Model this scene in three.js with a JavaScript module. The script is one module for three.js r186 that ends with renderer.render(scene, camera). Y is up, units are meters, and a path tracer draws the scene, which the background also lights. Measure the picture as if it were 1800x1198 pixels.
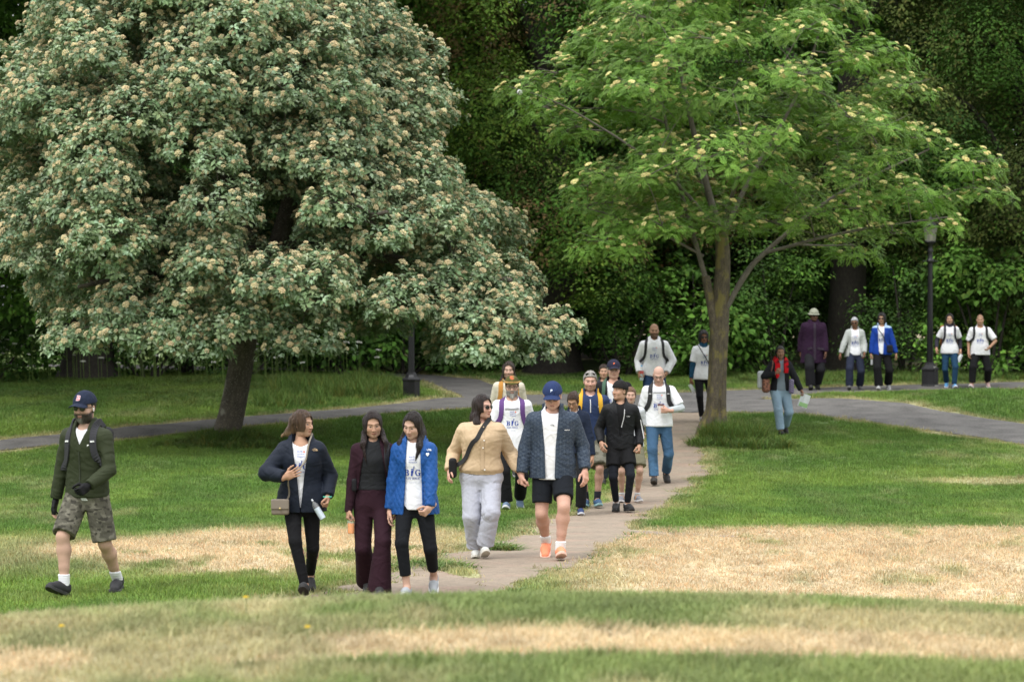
import * as THREE from 'three';
import { mergeGeometries, mergeVertices } from 'three/addons/utils/BufferGeometryUtils.js';

// ---------- camera, sky, sun, exposure ----------
const scene = new THREE.Scene();
const camera = new THREE.PerspectiveCamera(13.663, 1024 / 681, 0.5, 600);
camera.position.set(0, 2.9, 0);
camera.rotation.x = -Math.atan(99 / 5000);
camera.focus = 29;
camera.userData.fStop = 4;
const renderer = new THREE.WebGLRenderer({ antialias: true });
renderer.toneMapping = THREE.LinearToneMapping;
renderer.toneMappingExposure = 1.9;
renderer.shadowMap.enabled = true;
{ // bright overcast sky: luminance rises from horizon to zenith, soft cloud mottling
  const W = 256, H = 128, a = new Float32Array(W * H * 4);
  for (let j = 0; j < H; j++) for (let i = 0; i < W; i++) {
    const el = ((j + 0.5) / H - 0.5) * Math.PI, s = Math.max(0, Math.sin(el)), az = (i + 0.5) / W * Math.PI * 2;
    const m = 1 + 0.07 * Math.sin(az * 3 + 4 * s) * Math.cos(7 * s + az) * Math.min(1, s * 4) * (1 - s);
    const L = (el < 0 ? 0.35 : (1 + 2 * s) / 3 * 1.42) * m;
    const o = (j * W + i) * 4;
    a[o] = L * 0.985; a[o + 1] = L; a[o + 2] = L * 1.035; a[o + 3] = 1;
  }
  const t = new THREE.DataTexture(a, W, H, THREE.RGBAFormat, THREE.FloatType);
  t.mapping = THREE.EquirectangularReflectionMapping; t.magFilter = t.minFilter = THREE.LinearFilter; t.needsUpdate = true;
  scene.background = t; scene.environment = t;
}
const sun = new THREE.DirectionalLight(new THREE.Color(1, 0.98, 0.945), 1.15);
sun.position.set(-26, 60, 18 - 30); sun.target.position.set(0, 0, -42);
sun.castShadow = true; sun.shadow.radius = 34; sun.shadow.mapSize.set(2048, 2048);
Object.assign(sun.shadow.camera, { left: -40, right: 40, top: 45, bottom: -45, near: 1, far: 160 });
scene.add(sun, sun.target);

// ---------- helpers ----------
const V = (x, y, z) => new THREE.Vector3(x, y, z);
const clamp = (x, a = 0, b = 1) => x < a ? a : x > b ? b : x;
const lerp = (a, b, t) => a + (b - a) * t;
const sst = (a, b, x) => { const t = clamp((x - a) / (b - a)); return t * t * (3 - 2 * t); };
function rng(seed) { let s = seed | 0; return () => { s = (s + 0x6d2b79f5) | 0; let t = Math.imul(s ^ (s >>> 15), 1 | s); t = (t + Math.imul(t ^ (t >>> 7), 61 | t)) ^ t; return ((t ^ (t >>> 14)) >>> 0) / 4294967296; }; }
const hsh = (x, y, z) => { let h = Math.imul(x, 374761393) ^ Math.imul(y, 668265263) ^ Math.imul(z, 1274126177); h = Math.imul(h ^ (h >>> 13), 1103515245); h ^= h >>> 16; return (h >>> 0) / 4294967296; };
function vn(x, y, z) { // value noise 0..1
  const i = Math.floor(x), j = Math.floor(y), k = Math.floor(z); let u = x - i, v = y - j, w = z - k;
  u = u * u * (3 - 2 * u); v = v * v * (3 - 2 * v); w = w * w * (3 - 2 * w);
  const a = lerp(lerp(hsh(i, j, k), hsh(i + 1, j, k), u), lerp(hsh(i, j + 1, k), hsh(i + 1, j + 1, k), u), v);
  const b = lerp(lerp(hsh(i, j, k + 1), hsh(i + 1, j, k + 1), u), lerp(hsh(i, j + 1, k + 1), hsh(i + 1, j + 1, k + 1), u), v);
  return lerp(a, b, w);
}
function n2(x, y, s = 0) { const i = Math.floor(x), j = Math.floor(y); let u = x - i, v = y - j; u = u * u * (3 - 2 * u); v = v * v * (3 - 2 * v); return lerp(lerp(hsh(i, j, s), hsh(i + 1, j, s), u), lerp(hsh(i, j + 1, s), hsh(i + 1, j + 1, s), u), v); }
const fb2 = (x, y, s = 0, o = 3) => { let a = 0, w = 0.5, t = 0; for (let i = 0; i < o; i++) { a += w * n2(x, y, s + i); t += w; x *= 2.03; y *= 2.03; w *= 0.5; } return a / t; };
function spline(pts, x) { // monotone-ish smooth lookup [[x,y]...]
  const n = pts.length; if (x <= pts[0][0]) return pts[0][1]; if (x >= pts[n - 1][0]) return pts[n - 1][1];
  let i = 0; while (x > pts[i + 1][0]) i++;
  const [x0, y0] = pts[i], [x1, y1] = pts[i + 1], h = x1 - x0, t = (x - x0) / h;
  const sl = (k) => k <= 0 || k >= n - 1 ? 0 : (pts[k + 1][1] - pts[k - 1][1]) / (pts[k + 1][0] - pts[k - 1][0]);
  const m0 = sl(i) * h, m1 = sl(i + 1) * h, t2 = t * t, t3 = t2 * t;
  return (2 * t3 - 3 * t2 + 1) * y0 + (t3 - 2 * t2 + t) * m0 + (-2 * t3 + 3 * t2) * y1 + (t3 - t2) * m1;
}
const taken = new Map();
function numbered(n) { const k = taken.get(n) ?? 0; taken.set(n, k + 1); return k ? n + '_' + String(k).padStart(3, '0') : n; }
function tag(o, label, category, group, kind) { if (label) o.userData.label = label; if (category) o.userData.category = category; if (group) o.userData.group = group; if (kind) o.userData.kind = kind; return o; }
function mesh(name, geo, mat, parent) {
  const m = new THREE.Mesh(geo, mat); m.castShadow = m.receiveShadow = true;
  if (parent) { m.name = name; parent.add(m); } else { m.name = numbered(name); scene.add(m); }
  return m;
}
function thing(name, label, category, pos = [0, 0, 0], turn = 0, group) {
  const g = new THREE.Group(); g.name = numbered(name); g.position.set(...pos); g.rotation.y = turn; scene.add(g); return tag(g, label, category, group);
}
const lin = (r, g, b) => new THREE.Color().setRGB(r, g, b);
const std = (c, rough = 0.85, o = {}) => new THREE.MeshStandardMaterial({ color: Array.isArray(c) ? lin(...c) : c, roughness: rough, ...o });
function geoOf(pos, idx, col, uv) {
  const g = new THREE.BufferGeometry(); g.setAttribute('position', new THREE.BufferAttribute(pos instanceof Float32Array ? pos : new Float32Array(pos), 3));
  if (uv) g.setAttribute('uv', new THREE.BufferAttribute(new Float32Array(uv), 2));
  if (col) g.setAttribute('color', new THREE.BufferAttribute(new Float32Array(col), 3));
  if (idx) g.setIndex(idx); g.computeVertexNormals(); return g;
}
// tapered bent tube through points [[x,y,z,r],...]
function tube(pts, seg = 8, sub = 3, wob = 0, seed = 1) {
  const c = new THREE.CatmullRomCurve3(pts.map((p) => V(p[0], p[1], p[2])), false, 'catmullrom', 0.5), n = Math.max(2, (pts.length - 1) * sub), pos = [], uv = [], idx = [];
  let up = V(0.3, 0.2, 1), len = 0, prev = null;
  for (let i = 0; i <= n; i++) {
    const t = i / n, q = t * (pts.length - 1), k = Math.min(pts.length - 2, Math.floor(q)), r = lerp(pts[k][3], pts[k + 1][3], q - k);
    const p = c.getPoint(t), tg = c.getTangent(t), a = V().crossVectors(tg, up).normalize(), b = V().crossVectors(a, tg).normalize(); up = b;
    if (prev) len += p.distanceTo(prev); prev = p;
    for (let j = 0; j <= seg; j++) {
      const th = j / seg * Math.PI * 2, rr = r * (1 + wob * (vn(Math.cos(th) * 1.6 + seed, len * 1.3, Math.sin(th) * 1.6) - 0.5) * 2);
      pos.push(p.x + (a.x * Math.cos(th) + b.x * Math.sin(th)) * rr, p.y + (a.y * Math.cos(th) + b.y * Math.sin(th)) * rr, p.z + (a.z * Math.cos(th) + b.z * Math.sin(th)) * rr);
      uv.push(j / seg * Math.max(1, Math.round(6.28 * pts[0][3] / 0.5)) * 0.5, len);
      if (i < n && j < seg) { const q0 = i * (seg + 1) + j, q1 = q0 + seg + 1; idx.push(q0, q0 + 1, q1, q1, q0 + 1, q1 + 1); }
    }
  }
  const m = pos.length / 3; pos.push(prev.x, prev.y, prev.z); uv.push(0, len);
  for (let j = 0; j < seg; j++) idx.push(n * (seg + 1) + j, n * (seg + 1) + j + 1, m);
  return geoOf(pos, idx, null, uv);
}
function texture(w, h, f, srgb = true, rx = 1, ry = 1) { // f(u,v,out) with linear 0..1 values
  const a = new Uint8Array(w * h * 4), o = [0, 0, 0, 1];
  for (let j = 0; j < h; j++) for (let i = 0; i < w; i++) {
    o[3] = 1; f((i + 0.5) / w, (j + 0.5) / h, o); const k = (j * w + i) * 4;
    for (let c = 0; c < 3; c++) { const x = clamp(o[c]); a[k + c] = Math.round(255 * (srgb ? (x <= 0.0031308 ? 12.92 * x : 1.055 * Math.pow(x, 1 / 2.4) - 0.055) : x)); }
    a[k + 3] = Math.round(255 * clamp(o[3]));
  }
  const t = new THREE.DataTexture(a, w, h); t.wrapS = t.wrapT = THREE.RepeatWrapping; t.magFilter = THREE.LinearFilter; t.minFilter = THREE.LinearMipmapLinearFilter; t.generateMipmaps = true;
  if (srgb) t.colorSpace = THREE.SRGBColorSpace; t.repeat.set(rx, ry); t.needsUpdate = true; return t;
}
const tn = (u, v, f, s = 0, o = 4) => { // tileable fbm
  let a = 0, w = 0.5, t = 0; for (let i = 0; i < o; i++) { const x = u * f, y = v * f, i0 = Math.floor(x), j0 = Math.floor(y); let p = x - i0, q = y - j0; p = p * p * (3 - 2 * p); q = q * q * (3 - 2 * q); const h = (a, b) => hsh(((a % f) + f) % f, ((b % f) + f) % f, s + i * 17); a += w * lerp(lerp(h(i0, j0), h(i0 + 1, j0), p), lerp(h(i0, j0 + 1), h(i0 + 1, j0 + 1), p), q); t += w; w *= 0.5; f *= 2; } return a / t;
};
const fineNoise = texture(256, 256, (u, v, o) => { const a = tn(u, v, 24, 3, 3); o[0] = o[1] = o[2] = a; }, false);
// ---------- terrain ----------
// d = distance from the camera along -z
const PROFILE = [[-20, 1.3], [0, 1.45], [6, 1.46], [9, 1.45], [11.5, 1.465], [13, 1.448], [14, 1.32], [15, 1.15], [18, 0.66], [21, 0.34], [24.5, 0.17], [28.6, 0.15], [33, 0.02], [37, -0.06], [42, -0.06], [46, 0.08], [50, 0.25], [55, 0.48], [61, 0.64], [66, 0.76], [75, 0.85], [100, 1.0], [300, 1.0]];
function groundY(x, z) {
  const d = -z; let h = spline(PROFILE, d);
  const near = 1 - sst(14, 20, d), xc = clamp(x, -6, 6);
  h += near * (-0.013 * xc * xc + 0.008 * xc);
  const k = ((x - 9.2) / 3.2) ** 2 + ((d - 57) / 2.3) ** 2; h += 0.17 * Math.exp(-k * 1.3);
  const t1 = ((x + 4.8) ** 2 + (d - 48.5) ** 2), t2 = ((x - 3.48) ** 2 + (d - 48.8) ** 2); h += 0.1 * Math.exp(-t1 / 0.8) + 0.12 * Math.exp(-t2 / 0.9);
  h += (n2(x * 0.9, d * 0.9, 5) - 0.5) * 0.035 * (1 - near * 0.6);
  return h;
}
const segD = (px, py, a, b) => { const dx = b[0] - a[0], dy = b[1] - a[1], t = clamp(((px - a[0]) * dx + (py - a[1]) * dy) / (dx * dx + dy * dy)); return Math.hypot(px - a[0] - dx * t, py - a[1] - dy * t) - lerp(a[2], b[2], t); };
const poly = (x, d, P) => { let m = 1e9; for (let i = 0; i + 1 < P.length; i++) m = Math.min(m, segD(x, d, P[i], P[i + 1])); return m; };
const ROAD_A = [[-22, 35, 1.0], [-14, 42.8, 0.72], [-8.8, 48.1, 0.72], [-5.26, 52.2, 0.68], [-2.2, 55.2, 0.68], [-0.5, 57.2, 1.25], [1.2, 57.6, 1.7], [3.4, 56.2, 1.8], [5.4, 55.8, 1.5], [6.6, 54.8, 1.2], [9, 50.3, 1.0], [11, 46, 1.0], [20, 30, 1.0]];
const ROAD_B = [[3.0, 57.6, 1.4], [6, 60.2, 1.0], [8, 61.3, 0.9], [13, 63.2, 0.9], [30, 66, 0.9]];
const ROAD_C = [[-0.2, 58.2, 0.7], [-1.3, 64, 0.6], [-4, 69, 0.8], [-20, 76, 0.8]];
function roadSD(x, d) { return Math.min(poly(x, d, ROAD_A), poly(x, d, ROAD_B), poly(x, d, ROAD_C)) + (fb2(x * 2.2, d * 2.2, 11) - 0.5) * 0.16; }
const TRAIL = [[-2.6, 20, 0.6], [-1.3, 24, 0.62], [-0.78, 25.4, 0.6], [0.2, 28.8, 0.6], [0.66, 32, 0.55], [0.95, 35, 0.5], [1.78, 39, 0.42], [2.42, 44, 0.46], [2.82, 48.4, 0.38], [3.2, 52.4, 0.6], [3.5, 55, 0.9]];
const TRAIL2 = [[-1.9, 24.6, 0.14], [-1.0, 26.8, 0.2], [-0.35, 29, 0.32], [0.2, 31, 0.45]];
const TRAIL3 = [[0.9, 33.0, 0.3], [1.6, 33.0, 0.26], [2.5, 32.4, 0.08]];
const ISLANDS = [[-0.62, 27.6, 0.5, 0.14, 0.9], [2.32, 50.6, 0.28, 0.16, 0.2], [-0.15, 30.1, 0.2, 0.1, 0.4]];
function trailSD(x, d) {
  let s = Math.min(poly(x, d, TRAIL), poly(x, d, TRAIL2), poly(x, d, TRAIL3)) + (fb2(x * 1.7, d * 1.1, 21) - 0.5) * 0.5 + (n2(x * 9, d * 6, 22) - 0.5) * 0.14;
  for (const [ix, id, a, b, r] of ISLANDS) { const u = (x - ix) * Math.cos(r) - (d - id) * 0.35 * Math.sin(r), v = (x - ix) * Math.sin(r) + (d - id) * 0.35 * Math.cos(r); s = Math.max(s, (1 - Math.hypot(u / a, v / b)) * 0.15); }
  return s;
}
function straw(x, d) { // 0..1 dead grass
  const w = (fb2(x * 0.55, d * 0.3, 31, 4) - 0.5), f = (fb2(x * 2.6, d * 1.3, 35, 3) - 0.5);
  let s = 0;
  { const edge = sst(34.2, 33.1, d + w * 1.4 - (x - 3) * 0.12), left = sst(-0.2, 1.3, x + w * 1.2 + (d - 26) * 0.06), nearE = sst(20, 23, d); s = Math.max(s, edge * left * nearE * (0.98 - 0.5 * sst(0.1, 0.4, f + w * 0.5))); }
  { const q = Math.hypot((x + 2.5) / 2.6, (d - 30) / 3.9); s = Math.max(s, sst(1.15, 0.62, q + w * 1.0) * (0.95 - 0.7 * sst(0.08, 0.36, f + w))); }
  { const q = Math.hypot((x + 5.2) / 1.8, (d - 29.6) / 3.0); s = Math.max(s, sst(1.15, 0.5, q + w) * 0.4); }
  if (d < 17) {
    const b = sst(10.8, 11.0, d + w * 0.3 + f * 0.15) * sst(12.0, 11.55, d + w * 0.4 + f * 0.25 - 0.05 * x);
    const c = sst(0.3, 1.2, x + w * 1.6) * sst(11.4, 11.7, d) * sst(12.9, 12.4, d + w * 0.6 + f * 0.3) * 0.7;
    const e = sst(0.2, -0.8, x + w) * sst(11.6, 11.8, d) * sst(12.5, 12.1, d + w * 0.5) * 0.45;
    s = Math.max(s, b * (0.95 - 0.55 * sst(0.0, 0.25, f + w * 0.6)), c, e, 0.2 + 0.45 * sst(-0.15, 0.3, f + w), 0.75 * sst(-0.9, -1.7, x + w * 2) * sst(11.3, 10.8, d + f * 0.3));
  }
  s = Math.max(s, 0.55 * sst(1, 0.3, Math.hypot((x - 7.2) / 1.4, (d - 42.5) / 0.8) + w));
  s = Math.max(s, 0.22 * sst(0.05, 0.35, w + f * 0.6) * sst(20, 30, d));
  const rd = roadSD(x, d); s = Math.max(s, 0.6 * sst(0.5, 0.05, rd + f * 0.5));
  const td = trailSD(x, d); s = Math.max(s, 0.6 * sst(0.35, 0.0, td + f * 0.3));
  return clamp(s);
}
const C_GREEN = [0.165, 0.262, 0.045], C_DEEP = [0.095, 0.186, 0.03], C_STRAW = [0.52, 0.42, 0.265], C_SOIL = [0.275, 0.218, 0.16];
function lawnColor(x, d, out) {
  const s = straw(x, d), v = fb2(x * 0.7, d * 0.35, 41, 3), f = n2(x * 5, d * 3, 43);
  const g = sst(0.3, 0.72, v), yel = sst(0.5, 0.9, fb2(x * 1.4, d * 0.6, 47, 2)) * 0.16;
  for (let c = 0; c < 3; c++) { let q = lerp(C_DEEP[c], C_GREEN[c], g); q = lerp(q, C_STRAW[c] * 0.75, yel * 0.6); out[c] = lerp(q, C_STRAW[c], s) * (0.85 + 0.3 * f); }
  return s;
}
{
  const xs = [], ds = [];
  for (let x = -90; x < -16; x += 6) xs.push(x); for (let x = -16; x <= 16.01; x += 0.22) xs.push(x); for (let x = 20; x <= 90; x += 6) xs.push(x);
  for (let d = -30; d < 6; d += 3) ds.push(d); for (let d = 6; d <= 72; d += 0.22) ds.push(d); for (let d = 74; d <= 260; d += 9) ds.push(d);
  const pos = [], uv = [], idx = [], nx = xs.length;
  for (let j = 0; j < ds.length; j++) for (let i = 0; i < nx; i++) {
    pos.push(xs[i], groundY(xs[i], -ds[j]), -ds[j]); uv.push((xs[i] + 13) / 26, (ds[j] - 8) / 60);
    if (i < nx - 1 && j < ds.length - 1) { const a = j * nx + i; idx.push(a, a + 1, a + nx, a + 1, a + nx + 1, a + nx); }
  }
  const o3 = [0, 0, 0], map = texture(1536, 2048, (u, v, o) => {
    const x = u * 26 - 13, d = v * 60 + 8, s = lawnColor(x, d, o3), k = 0.6 + 0.55 * n2(x * 40, d * 20, 51) * 1.0 + 0.2 * (n2(x * 14, d * 9, 53) - 0.5), soil = 0.35 * (1 - s);
    for (let c = 0; c < 3; c++) o[c] = lerp(o3[c] * k, C_SOIL[c] * 0.5, soil * 0.5);
  });
  map.wrapS = map.wrapT = THREE.MirroredRepeatWrapping;
  tag(mesh('ground', geoOf(pos, idx, null, uv), std([1, 1, 1], 0.95, { map })), 'park lawn of green and straw coloured grass under the walkers', null, null, 'structure');
}
// a sheet on the terrain, cut along the zero line of sd
function sheet(name, sd, x0, x1, d0, d1, step, lift, mat, uvs) {
  const pos = [], uv = [], idx = [], nx = Math.round((x1 - x0) / step), nd = Math.round((d1 - d0) / step);
  const put = (p) => { pos.push(p[0], groundY(p[0], -p[1]) + lift, -p[1]); uv.push(p[0] * uvs, p[1] * uvs); return pos.length / 3 - 1; };
  const val = new Float32Array((nx + 1) * (nd + 1));
  for (let j = 0; j <= nd; j++) for (let i = 0; i <= nx; i++) val[j * (nx + 1) + i] = sd(x0 + i * step, d0 + j * step);
  const vid = new Map();
  const P = (i, j) => [x0 + i * step, d0 + j * step, val[j * (nx + 1) + i], i + '_' + j];
  const vx = (p) => { let k = vid.get(p[3]); if (k === undefined) { k = put(p); vid.set(p[3], k); } return k; };
  const tri = (a, b, c) => {
    const t = [a, b, c], o = [];
    for (let k = 0; k < 3; k++) { const p = t[k], q = t[(k + 1) % 3]; if (p[2] < 0) o.push(p); if ((p[2] < 0) !== (q[2] < 0)) { const f = p[2] / (p[2] - q[2]); o.push([lerp(p[0], q[0], f), lerp(p[1], q[1], f), 0, p[3] < q[3] ? p[3] + q[3] : q[3] + p[3]]); } }
    for (let k = 1; k + 1 < o.length; k++) idx.push(vx(o[0]), vx(o[k]), vx(o[k + 1]));
  };
  for (let j = 0; j < nd; j++) for (let i = 0; i < nx; i++) { const a = P(i, j), b = P(i + 1, j), c = P(i, j + 1), e = P(i + 1, j + 1); if (a[2] < 0 || b[2] < 0 || c[2] < 0 || e[2] < 0) { tri(a, b, c); tri(b, e, c); } }
  return mesh(name, geoOf(pos, idx, null, uv), mat);
}
{
  const asph = texture(512, 512, (u, v, o) => { const a = tn(u, v, 128, 1, 1), b = tn(u, v, 5, 7, 4), k = 0.105 + 0.09 * (b - 0.5) + (a > 0.78 ? 0.06 : 0) - (a < 0.15 ? 0.05 : 0); o[0] = k * 1.06; o[1] = k; o[2] = k * 0.93; });
  tag(sheet('asphalt_path', roadSD, -17, 17, 38, 76, 0.2, 0.016, std([1, 1, 1], 0.9, { map: asph, bumpMap: fineNoise, bumpScale: 0.004 }), 0.5), 'grey tarmac park path curving behind the two flowering trees', null, null, 'structure');
  const dirt = texture(1024, 1024, (u, v, o) => {
    const b = tn(u, v, 6, 61, 5), g = tn(u, v, 40, 63, 3), p = hsh(Math.floor(u * 260), Math.floor(v * 260), 9), k = 0.85 + 0.24 * (b - 0.5) + 0.3 * (g - 0.5);
    const st = p > 0.972 ? 1.4 : p < 0.025 ? 0.5 : 1, w = sst(0.5, 0.75, tn(u, v, 4, 71, 3));
    o[0] = C_SOIL[0] * k * st * (1 + 0.1 * w); o[1] = C_SOIL[1] * k * st; o[2] = C_SOIL[2] * k * st;
  });
  tag(sheet('dirt_path', trailSD, -4, 5, 19, 56, 0.09, 0.006, std([1, 1, 1], 0.95, { map: dirt, bumpMap: dirt, bumpScale: 0.004 }), 0.45), 'bare trodden earth path the walkers follow across the lawn', null, null, 'structure');
}
// ---------- grass ----------
function tuftGeo(seed, n, h, spread, w, lean) {
  const R = rng(seed), pos = [], col = [], idx = [];
  for (let i = 0; i < n; i++) {
    const a = R() * 6.28, r = Math.sqrt(R()) * spread, x = Math.cos(a) * r, z = Math.sin(a) * r, hh = h * (0.55 + 0.6 * R()), la = R() * 6.28, l = lean * hh * (0.3 + R()), wx = Math.cos(la + 1.57) * w * 0.5, wz = Math.sin(la + 1.57) * w * 0.5, lx = Math.cos(la) * l, lz = Math.sin(la) * l, k = pos.length / 3;
    pos.push(x - wx, -0.01, z - wz, x + wx, -0.01, z + wz, x - wx * 0.7 + lx * 0.35, hh * 0.55, z - wz * 0.7 + lz * 0.35, x + wx * 0.7 + lx * 0.35, hh * 0.55, z + wz * 0.7 + lz * 0.35, x + lx, hh * (1 - 0.2 * lean), z + lz);
    const t = 0.8 + 0.4 * R(), y = R() < 0.18 ? 1.25 : 1; for (let q = 0; q < 5; q++) col.push(t * y, t, t * (y > 1 ? 0.9 : 1));
    idx.push(k, k + 1, k + 2, k + 2, k + 1, k + 3, k + 2, k + 3, k + 4);
  }
  return geoOf(pos, idx, col);
}
const grassMat = new THREE.MeshPhysicalMaterial({ vertexColors: true, side: THREE.DoubleSide, roughness: 0.85, transmission: 0.3, thickness: 0, specularIntensity: 0.5 });
function instanced(name, geo, mat, list, parent) { // list of {m: Matrix4, c: [r,g,b]}
  const im = new THREE.InstancedMesh(geo, mat, list.length); im.castShadow = im.receiveShadow = true;
  const c = new THREE.Color();
  list.forEach((e, i) => { im.setMatrixAt(i, e.m); if (e.c) im.setColorAt(i, c.setRGB(e.c[0], e.c[1], e.c[2])); });
  if (parent) { im.name = name; parent.add(im); } else { im.name = numbered(name); scene.add(im); }
  im.userData.kind = 'stuff'; return im;
}
const M4 = (x, y, z, q, s) => new THREE.Matrix4().compose(V(x, y, z), q, typeof s === 'number' ? V(s, s, s) : s);
const E = new THREE.Euler(), quat = (a, b, c, o = 'YXZ') => new THREE.Quaternion().setFromEuler(E.set(a, b, c, o));
{
  const R = rng(77), lists = [[], [], []], near = [], tall = [], o3 = [0, 0, 0];
  const put = (list, x, d, s, sy, tilt) => { lawnColor(x, d, o3); const k = 0.8 + 0.45 * R(); list.push({ m: M4(x, groundY(x, -d), -d, quat((R() - 0.5) * tilt, R() * 6.28, (R() - 0.5) * tilt), V(s, s * sy, s)), c: [o3[0] * k * 1.1, o3[1] * k * 1.1, o3[2] * k * 1.1] }); };
  for (let d = 22.5; d < 69; d += 0.25) {
    const w = 0.39 * d + 1.2, dens = d < 42 ? 300 : d < 52 ? 220 : 150, n = Math.round(w * 0.25 * dens);
    for (let i = 0; i < n; i++) {
      const x = (R() - 0.5) * w, dd = d + R() * 0.25;
      if (roadSD(x, dd) < 0.02 + 0.06 * R()) continue;
      const t = trailSD(x, dd); if (t < 0.02 && (t < -0.12 || R() > 0.06)) continue;
      const s = straw(x, dd), sh = 1 - 0.5 * s; if (s > 0.5 && R() < 0.35) continue;
      const clump = n2(x * 3.1, dd * 2.2, 87) > 0.8 ? 1.2 : 1; put(lists[(R() * 3) | 0], x, dd, (0.75 + 0.6 * R()) * (d > 50 ? 1.25 : 1) * (R() < 0.006 ? 1.7 : clump), sh * (0.8 + 0.5 * n2(x * 2, dd, 81)), 0.3 + s * 0.9);
    }
  }
  for (let d = 9.2; d < 15.5; d += 0.1) { const w = 0.39 * d + 1, n = Math.round(w * 0.1 * 900); for (let i = 0; i < n; i++) { const x = (R() - 0.5) * w, dd = d + R() * 0.1, s = straw(x, dd); if (s > 0.5 && R() < 0.25) continue; put(near, x, dd, 0.7 + 0.5 * R(), 1 - 0.45 * s, 0.3 + s * 0.8); } }
  const tallAt = (x, d, h) => { const k = 0.75 + 0.5 * R(), y = R() < 0.15 ? 1.5 : 1; tall.push({ m: M4(x, groundY(x, -d) - 0.01, -d, quat((R() - 0.5) * 0.3, R() * 6.28, (R() - 0.5) * 0.3), V(0.8 + 0.5 * R(), h, 0.8 + 0.5 * R())), c: [0.11 * k * y, 0.2 * k, 0.035 * k] }); };
  for (let i = 0; i < 6500; i++) { const x = -12.5 + R() * 12.6, d = 55.2 + R() * 9.5, rd = roadSD(x, d); if (rd < 0.25 || trailSD(x, d) < 0.2 || d < 55.8 + (-x) * -0.42 - 1) continue; const nn = sst(0.25, 1.6, rd) * sst(0.32, 0.6, fb2(x * 0.7, d * 0.7, 91)); if (R() > nn) continue; tallAt(x, d, (0.35 + 0.9 * nn * R()) * (x < -5 ? 0.3 : 1)); }
  for (const [tx, td, rr, n, hh] of [[-4.8, 48.35, 0.5, 240, 0.55], [-4.45, 47.9, 0.6, 150, 0.4], [-5.5, 48, 0.5, 60, 0.3], [3.78, 48.3, 0.42, 330, 0.85], [4.1, 47.8, 0.5, 200, 0.55], [3.4, 47.9, 0.35, 90, 0.4]]) for (let i = 0; i < n; i++) { const a = R() * 6.28, r = rr * Math.sqrt(R()); tallAt(tx + Math.cos(a) * r * 1.25, td + Math.sin(a) * r, hh * (0.5 + 0.7 * R())); }
  for (let i = 0; i < 1500; i++) { const x = 5 + R() * 8.5, d = 63.3 + R() * 3; if (roadSD(x, d) < 0.5) continue; tallAt(x, d, 0.25 + 0.35 * R()); }
  for (const [ix, id, a, b] of ISLANDS) for (let i = 0; i < 90; i++) { const x = ix + (R() - 0.5) * a * 2.2, d = id + (R() - 0.5) * 2 * b * 2.6; if (trailSD(x, d) > -0.02) tallAt(x, d, 0.12 + 0.12 * R()); }
  for (let i = 0; i < 2600; i++) { const k = R() * 30 + 22, x = TRAIL[0][0] + 0, t = spline(TRAIL.map((q) => [q[1], q[0]]), k) + (R() - 0.5) * 2.4, q = trailSD(t, k); if (q > 0.02 && q < 0.16 && R() < 0.5) tallAt(t, k, 0.1 + 0.1 * R()); }
  const lawn = tag(thing('lawn_grass', 'short mown lawn grass around the walkers', 'grass'), null, null, null, 'stuff');
  lists.forEach((l, i) => instanced('grass_blades', tuftGeo(100 + i, 16, 0.05, 0.07, 0.006, 0.7), grassMat, l, lawn));
  tag(instanced('foreground_grass', tuftGeo(120, 14, 0.05, 0.05, 0.0045, 0.8), grassMat, near), 'blurred grass on the rise closest to the viewer', 'grass', null, 'stuff');
  tag(instanced('long_grass', tuftGeo(130, 18, 0.42, 0.11, 0.012, 0.55), grassMat, tall), 'long unmown grass along the path edge and round the trunks', 'grass', null, 'stuff');
}
// ---------- leaves and bark ----------
function leafTris(pos, col, idx, m, len, w, fold, droop, c, wide = 0.55) { // one folded leaf along +x of matrix m
  const k = pos.length / 3, p = [[0, 0, 0], [len * wide, -droop * len * 0.25, 0], [len, -droop * len, 0], [len * wide * 0.8, fold * w - droop * len * 0.2, w * 0.5], [len * wide * 0.8, fold * w - droop * len * 0.2, -w * 0.5]], v = V();
  for (const q of p) { v.set(...q).applyMatrix4(m); pos.push(v.x, v.y, v.z); col.push(c[0], c[1], c[2]); }
  idx.push(k, k + 3, k + 1, k + 3, k + 2, k + 1, k, k + 1, k + 4, k + 4, k + 1, k + 2);
}
function rosette(seed, n, len, w, spread, pale) {
  const R = rng(seed), pos = [], col = [], idx = [];
  for (let i = 0; i < n; i++) {
    const up = i > n * 0.65, a = i * 2.4 + R() * 0.6, el = up ? 0.7 + R() * 0.5 : -0.15 + R() * 0.7, l = len * (up ? 0.7 : 0.85 + 0.35 * R()), t = 0.78 + 0.44 * R(), pl = R() < pale ? 1.55 : 1;
    const m = M4(Math.cos(a) * spread * R(), (R() - 0.6) * spread * 1.2, Math.sin(a) * spread * R(), quat(0, -a, 0).multiply(quat((R() - 0.5) * 1.1, 0, el, 'ZXY')), 1);
    leafTris(pos, col, idx, m, l, l * w, 0.22, 0.1 + 0.25 * R(), [t * pl * (pl > 1 ? 1.12 : 1), t * pl, t * pl * (pl > 1 ? 1.35 : 1)]);
  }
  return geoOf(pos, idx, col);
}
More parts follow.
